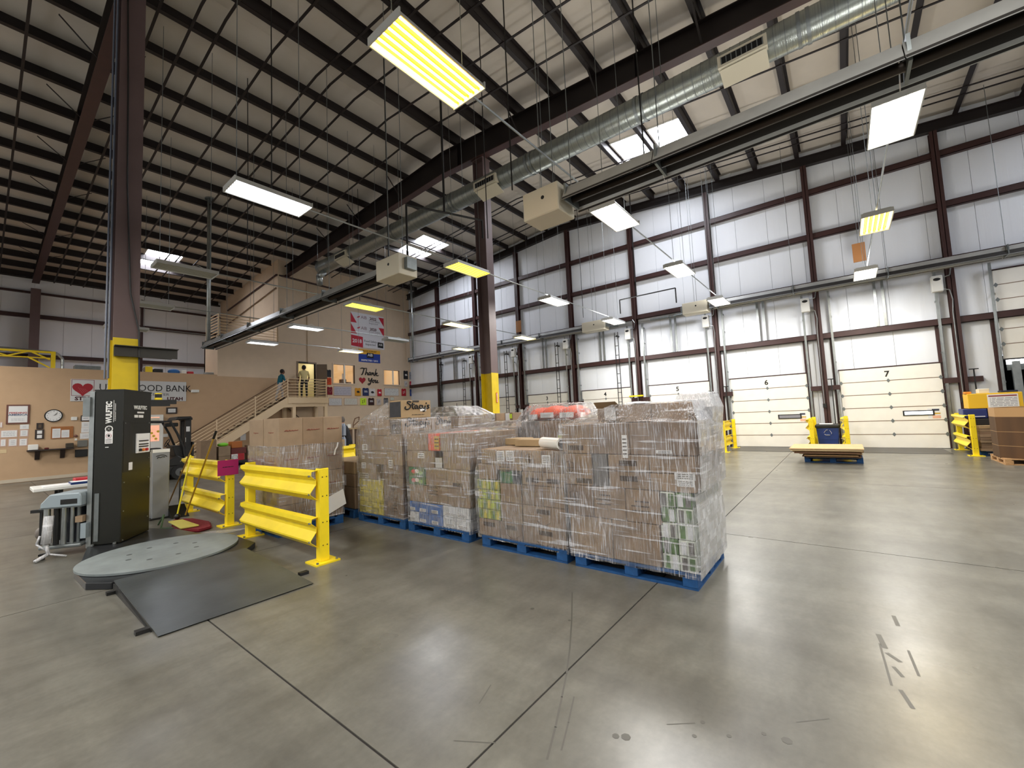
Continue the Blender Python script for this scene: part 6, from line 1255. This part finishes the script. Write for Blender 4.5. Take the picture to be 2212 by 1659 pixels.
for i, (q, c, lb) in enumerate(SH):
    x0, x1, z0, z1 = rectY(*zt_(q)); W_, H_ = x1-x0, z1-z0; r = W_*.12
    pts = [(x0, z0), (x1, z0), (x1, z1-r), (x1-r, z1), (x0+W_*.68, z1), (x0+W_*.6, z1-H_*.05), (x0+W_*.4, z1-H_*.05), (x0+W_*.32, z1), (x0+r, z1), (x0, z1-r)]
    t = MB().prism(pts, YO-.03, YO-.002, 'y').build('folded_shirt', mat('shirt_%s' % c, c, .8), None, bevel=.006); ORG[t.name] = V((0, 0, 0)); tag(t, lb, 'shirt', 'folded shirts on the tower wall')
    if W_ < .4 and q[0] < 880: continue
    pm = M_PAPER if c in ('2c2f36', '7d1226', '22305e', 'b31f30', '2a458f', '202024', 'b02038', '3a2220') else M_INK; cx_, cz_ = x0+W_*.52, z0+H_*.5; b = MB(); s = W_*.28
    if i in (4, 10): 
        n = 16
        for k in range(n): b.bar((cx_+s*.8*math.cos(2*PI*k/n), YO-.031, cz_+s*math.sin(2*PI*k/n)), (cx_+s*.8*math.cos(2*PI*(k+1)/n), YO-.031, cz_+s*math.sin(2*PI*(k+1)/n)), s*.35, .003)
    elif i in (1, 6, 12, 14, 16):
        for k in range(2): b.box(cx_-s, cx_+s*(.8+.2*k), YO-.032, YO-.03, cz_+s*(.3-.5*k), cz_+s*(.55-.5*k))
    elif i in (8, 5, 7, 11): b.ball((cx_, YO-.031, cz_), s*.9, (1, .03, .7), 6).box(cx_-s*.2, cx_+s*1.1, YO-.032, YO-.03, cz_-s*.5, cz_-s*.2)
    else:
        for k in range(4): b.ball((cx_+s*.5*(-1)**k, YO-.031, cz_+s*(.7-.45*k)), s*.32, (1, .06, .8), 5)
    b.build('shirt_print', pm, t)
    if i == 18: MB().box(x0+W_*.1, x1-W_*.1, YO-.034, YO-.03, z0+H_*.8, z0+H_*.94).build('yoke', M_BLACK, t)
for k, (q, c, lb) in enumerate((((985, 580, 1223, 706), 'b9b6c4', 'large lavender grey presentation cheque under the first office window'), ((1659, 604, 1851, 709), 'dcdcd8', 'white presentation cheque under the second office window'), ((919, 735, 1097, 839), 'd2d2d4', 'white presentation cheque beside the stair landing'), ((1124, 735, 1303, 831), 'd8d4c8', 'cream presentation cheque in the lowest row'), ((1733, 722, 1789, 770), 'd9dccb', 'small pale certificate above the chip carton load'))):
    o, (x0, x1, z0, z1) = framed(lb, zt_(q), mat('cheque_edge', 'b79a88', .7), d=.015, fw_=.03, mm=mat('cheque_%s' % c, c, .7), lines=4, cat='cheque' if k < 4 else 'certificate', name='presentation_cheque')
# things on top of the low office block
for k, (px, nm, lb, ct, m, h) in enumerate((((309, 799, 330, 806), 'grey_bag', 'grey bag with a yellow panel on top of the low office block', 'bag', mat('grey_bag', '8a8378', .7), .35), ((332, 802, 351, 808), 'black_tray', 'black tray on top of the low office block', 'tray', M_BLACK, .22), ((363, 803, 390, 809), 'blue_tarp', 'blue and green bundle on top of the low office block', 'bundle', mat('blue_bundle', '2a6ab0', .6), .26), ((391, 806, 402, 811), 'white_bucket', 'white bucket beside a red cover on top of the low office block', 'bucket', M_WHITE, .2), ((404, 808, 417, 812), 'plastic_cover', 'red cover on top of the low office block', 'cover', M_RED, .16), ((443, 808, 462, 814), 'grey_sheet', 'curved grey sheet beside the office tower', 'sheet', mat('grey_sheet', '9aa0a0', .5), .16), ((160, 795, 217, 803), 'silver_frame', 'dark framed silver panel lying on the low office block', 'panel', M_GALVD, .22))):
    a = onY(px[0], px[3], 23.9); b = onY(px[2], px[3], 23.9)
    if ct in ('bundle', 'bag'): o = MB().ball(((a.x+b.x)/2, 24.0, 4.16+h/2), h/2, ((b.x-a.x)/h, .9, 1), 8).build(nm, m, None, smooth=True)
    else: o = MB().box(a.x, b.x, 23.8, 24.2, 4.165, 4.16+h).build(nm, m, None, bevel=.02)
    tag(o, lb, ct)
    if k == 0: MB().box((a.x+b.x)/2-.1, (a.x+b.x)/2+.14, 23.83, 23.86, 4.2, 4.46).build('yellow_panel', M_YEL, o)
t = thing('yellow_lift_frame', 'yellow trussed lift frame standing on the low office block', 'frame', (1.0, 24.6, 4.16))
MB().box(-.6, 1.84, 24.5, 24.62, 4.88, 4.95).build('top_beam', M_YEL, t); MB().box(-.6, 1.7, 24.5, 24.6, 4.66, 4.70).build('lower_beam', M_YEL, t); MB().box(1.72, 1.84, 24.48, 24.64, 4.16, 4.95).build('end_post', M_YEL, t)
for a, b in (((1.7, 4.3), (1.1, 4.7)), ((1.7, 4.62), (1.2, 4.9)), ((.6, 4.7), (1.1, 4.9)), ((.1, 4.9), (.6, 4.7))): MB().bar((a[0], 24.55, a[1]), (b[0], 24.55, b[1]), .05).build('brace', M_YEL, t)
tag(MB().pipe([(-.8, 25.4, 5.15), (1.75, 25.4, 5.05), (1.95, 25.4, 5.0), (2.1, 25.4, 4.8), (2.12, 25.4, 4.17)], .05, 8).build('bent_pipe', M_GALV), 'grey pipe with a rounded bend behind the yellow lift frame', 'pipe')
# ---------------------------------------------------------------- by the dock doors
for n_, yc in DOORC[:5] + [(8, -4.95)]:
    tag(MB().box(16.55, XD-.03, yc-1.05, yc+1.05, .0005, .007).build('dock_leveller', mat('dark_leveller_steel', '4e4c49', .45, .3, var=.15, vs=3)), 'dark steel dock leveller plate set in the floor before door %s' % (['zero', 'one', 'two', 'three', 'four', 'five', 'six', 'seven', 'eight (open)'][n_]), 'dock leveller')
pallet('blue pallet under a stack of plywood sheets in front of the dock doors', 13.8, -.25)
for k, (x0, x1, y0, y1, z, h, c) in enumerate(((13.75, 14.75, -.2, .93, .134, .022, 0), (13.6, 14.8, -.22, 1.0, .162, .03, 2), (13.5, 14.8, -.16, .95, .2, .022, 1), (13.62, 14.82, -.24, 1.06, .23, .02, 0), (13.45, 14.8, -.2, 1.16, .262, .03, 2), (13.5, 14.85, -.27, 1.2, .3, .026, 1), (13.42, 14.85, -.25, 1.24, .334, .03, 3), (13.4, 14.85, -.28, 1.26, .375, .022, 0))):
    tag(MB().box(x0, x1, y0, y1, z, z+h).build('board_sheet', [mat('pale_board', 'c2a478', .7, var=.08, vs=6), mat('tan_board', 'a8855c', .7), mat('dark_board', '6e4f38', .7), mat('cream_board', 'cdb58c', .7)][c]), 'flat board in the stack on the lone blue pallet, %s from the bottom' % ORD[k], 'board', 'stacked flat boards')
t = thing('recycling_bin', 'blue recycling bin with a black liner between two guard rails', 'bin', (17.1, .5, 0))
MB().prism([(-.24+.5, .0), (.24+.5, .0), (.3+.5, .8), (-.3+.5, .8)], 16.8, 17.4, 'x').build('tub', mat('recycling_blue', '17357d', .5), t, bevel=.02)
MB().box(16.77, 17.43, .18, .82, .74, .86).build('liner', M_BLACK, t, bevel=.03); MB().box(16.795, 16.8, .3, .7, .38, .41).build('tub_rib', mat('recycling_blue', '17357d', .5), t)
for k in range(3):
    a = k*2*PI/3+.5; p_ = lambda q: (16.79, .5-math.sin(q)*.1, .6+math.cos(q)*.09)
    MB().bar(p_(a), p_(a+1.2), .035, .006).bar(p_(a+1.2), p_(a+1.6), .06, .006).build('recycling_arrow', M_PAPER, t)
tag(MB().box(16.85, 17.2, .35, .7, .862, .88).build('paper_sheet', M_PAPER), 'white sheet lying on the recycling bin', 'paper')
# stacked cardboard and boxes by the open door
pallet('blue pallet under flattened cardboard by the open dock door', 16.3, -3.9)
for k in range(9):
    dx, dy = R.uniform(-.05, .05), R.uniform(-.05, .05); z = .135+k*.072
    tag(MB().add([(16.12+dx, -3.95+dy, z), (17.3+dx, -3.95+dy, z), (17.3+dx, -2.68+dy*.3, z), (16.12+dx, -2.68+dy*.3, z), (16.12+dx, -3.95+dy, z+.068), (17.3+dx, -3.95+dy, z+.068), (17.3+dx, -2.68+dy*.3, z+.068), (16.12+dx, -2.68+dy*.3, z+.068)], [(0, 1, 2, 3), (7, 6, 5, 4), (0, 4, 5, 1), (1, 5, 6, 2), (2, 6, 7, 3), (3, 7, 4, 0)]).build('cardboard_bale', M_KRAFT[(0, 2, 0, 1, 2, 0, 2, 1, 3)[k]]), 'flattened cardboard bundle by the open dock door, %s from the floor' % ORD[k], 'cardboard', 'flattened cardboard')
t = MB().box(16.5, 17.3, -3.75, -2.7, .79, .95).build('black_crate', M_BLACK, None, bevel=.01); tag(t, 'low black crate lying on the flattened cardboard', 'crate')
t = MB().box(16.6, 17.2, -2.95, -2.5, .96, 1.21).build('navy_crate', mat('navy_crate', '1b2a66', .5), None, bevel=.015); ORG[t.name] = V((0, 0, 0)); tag(t, 'navy blue crate under the yellow carton', 'crate'); MB().box(16.595, 16.6, -2.9, -2.65, 1.0, 1.02).build('white_line', M_PAPER, t)
t = MB().box(16.6, 17.2, -3.65, -2.97, .96, 1.21).build('perforated_crate', M_BLACK, None, bevel=.01); ORG[t.name] = V((0, 0, 0)); tag(t, 'black perforated crate beside the navy crate', 'crate')
for i in range(5):
    for j in range(3): MB().box(16.594, 16.6, -3.2+i*.045, -3.17+i*.045, 1.05+j*.045, 1.075+j*.045).build('crate_slot', mat('pale_slot', '8c8c8c', .6), t)
t = MB().box(16.62, 17.2, -3.6, -2.62, 1.22, 1.62).build('yellow_carton', mat('yellow_display_carton', 'e3b522', .55), None, bevel=.01); ORG[t.name] = V((0, 0, 0)); tag(t, 'yellow carton with a white printed sign by the open dock door', 'carton')
s = MB().box(16.612, 16.62, -3.52, -2.98, 1.23, 1.58).build('printed_sign', M_PAPER, t); MB().box(16.61, 16.612, -3.5, -3.0, 1.52, 1.555).build('maroon_line', mat('maroon_line', '8a3a40', .6), s); print_lines(s, 'X', -3.5, -3.02, 1.26, 1.5, 16.611, 6, mat('grey_print', '8a8d96', .8))
for k, (y0, y1, h, c, lb) in enumerate(((-2.72, -2.6, .06, mat('orange_cloth', 'd98a2a', .8), 'orange cloth on the corner of the yellow carton'), (-3.05, -2.85, .12, mat('cream_cup', 'ddd2ba', .6), 'cream tub on top of the yellow carton'), (-3.55, -3.25, .05, mat('navy_tray', '1a2038', .5), 'dark flat tray on top of the yellow carton'))): tag(MB().box(16.7, 17.0, y0, y1, 1.622, 1.622+h).build(('cloth', 'tub', 'tray')[k], c, None, bevel=.01), lb, ('cloth', 'tub', 'tray')[k])
# octagonal bulk box
pallet('bare wooden pallet under the octagonal bulk box', 14.25, -4.0, M_WOOD, 1.3, 1.2, None)
t = thing('bulk_box', 'octagonal dark cardboard bulk box with a pale open rim', 'bulk box', (14.85, -3.36, .134)); b = MB(); b2 = MB(); n = 8
oc = [(14.85+.72*math.cos(PI/8+i*PI/4), -3.36+.72*math.sin(PI/8+i*PI/4)) for i in range(8)]; ic = [(14.85+.7*math.cos(PI/8+i*PI/4), -3.36+.7*math.sin(PI/8+i*PI/4)) for i in range(8)]
def tubewall(z0, z1, m, nm):
    MB().add([(x, y, z0) for x, y in oc]+[(x, y, z1) for x, y in oc]+[(x, y, z1) for x, y in ic]+[(x, y, z0) for x, y in ic], [(k*8+i, k*8+(i+1) % 8, (k+1) % 4*8+(i+1) % 8, (k+1) % 4*8+i) for k in range(4) for i in range(8)]).build(nm, m, t)
tubewall(.135, 1.06, mat('dark_bulk_board', '50371f', .75, var=.2, vs=4, stretch=(1, 1, .1)), 'wall'); tubewall(1.062, 1.27, mat('pale_bulk_rim', 'a9865c', .75), 'rim')
MB().prism(ic, .136, .15, 'z').build('floor', M_KRAFT[2], t)
for z in (.4, .72): b.k = 0; MB().add([(14.85+(x-14.85)*1.004, -3.36+(y+3.36)*1.004, z) for x, y in oc]+[(14.85+(x-14.85)*1.004, -3.36+(y+3.36)*1.004, z+.012) for x, y in oc], [(i, (i+1) % 8, 8+(i+1) % 8, 8+i) for i in range(8)]).build('strap', mat('tan_strap', '9a7a52', .6), t)
ns = [(14.85+.725*math.cos(q), -3.36+.725*math.sin(q)) for q in (PI*.94, PI*1.0)]
MB().prism([(14.11, -3.25), (14.14, -3.1), (14.13, -3.1), (14.1, -3.25)], .55, .86, 'z').build('white_sheet', M_PAPER, t)
# papers and small things on the dock wall columns
tag(MB().box(XD-.25, XD-.245, 13.6, 13.85, 1.55, 1.9).build('white_notice', M_PAPER), 'white notice on the brown wall column behind the orange bags', 'notice')
tag(MB().box(XD-.45, XD-.3, 6.9, 7.5, 2.18, 2.24).build('yellow_bracket', M_YEL), 'yellow bracket on the wall column between doors four and five', 'bracket')
for i, y in enumerate((.3, 3.6, -3.05)):
    tag(MB().bar((XD-.3, y, .01), (XD-.3, y, 2.35), .03).bar((XD-.3, y-.1, 2.35), (XD-.3, y+.1, 2.35), .03).build('dock_bar', M_BLACK), 'black T handled bar leaning at the wall column, %s' % ('between doors six and seven', 'between doors five and six', 'beside the open door')[i], 'bar')

# ---------------------------------------------------------------- lettering and strokes become plain meshes
dg = bpy.context.evaluated_depsgraph_get(); dg.update()
for o in [o for o in scn.objects if o.type in ('FONT', 'CURVE')]:
    me = bpy.data.meshes.new_from_object(o.evaluated_get(dg)); nm = o.name
    n = bpy.data.objects.new('tmp', me); COL.objects.link(n); n.parent = o.parent; n.matrix_local = o.matrix_local.copy()
    for k in o.keys(): n[k] = o[k]
    bpy.data.objects.remove(o); n.name = nm; me.name = nm
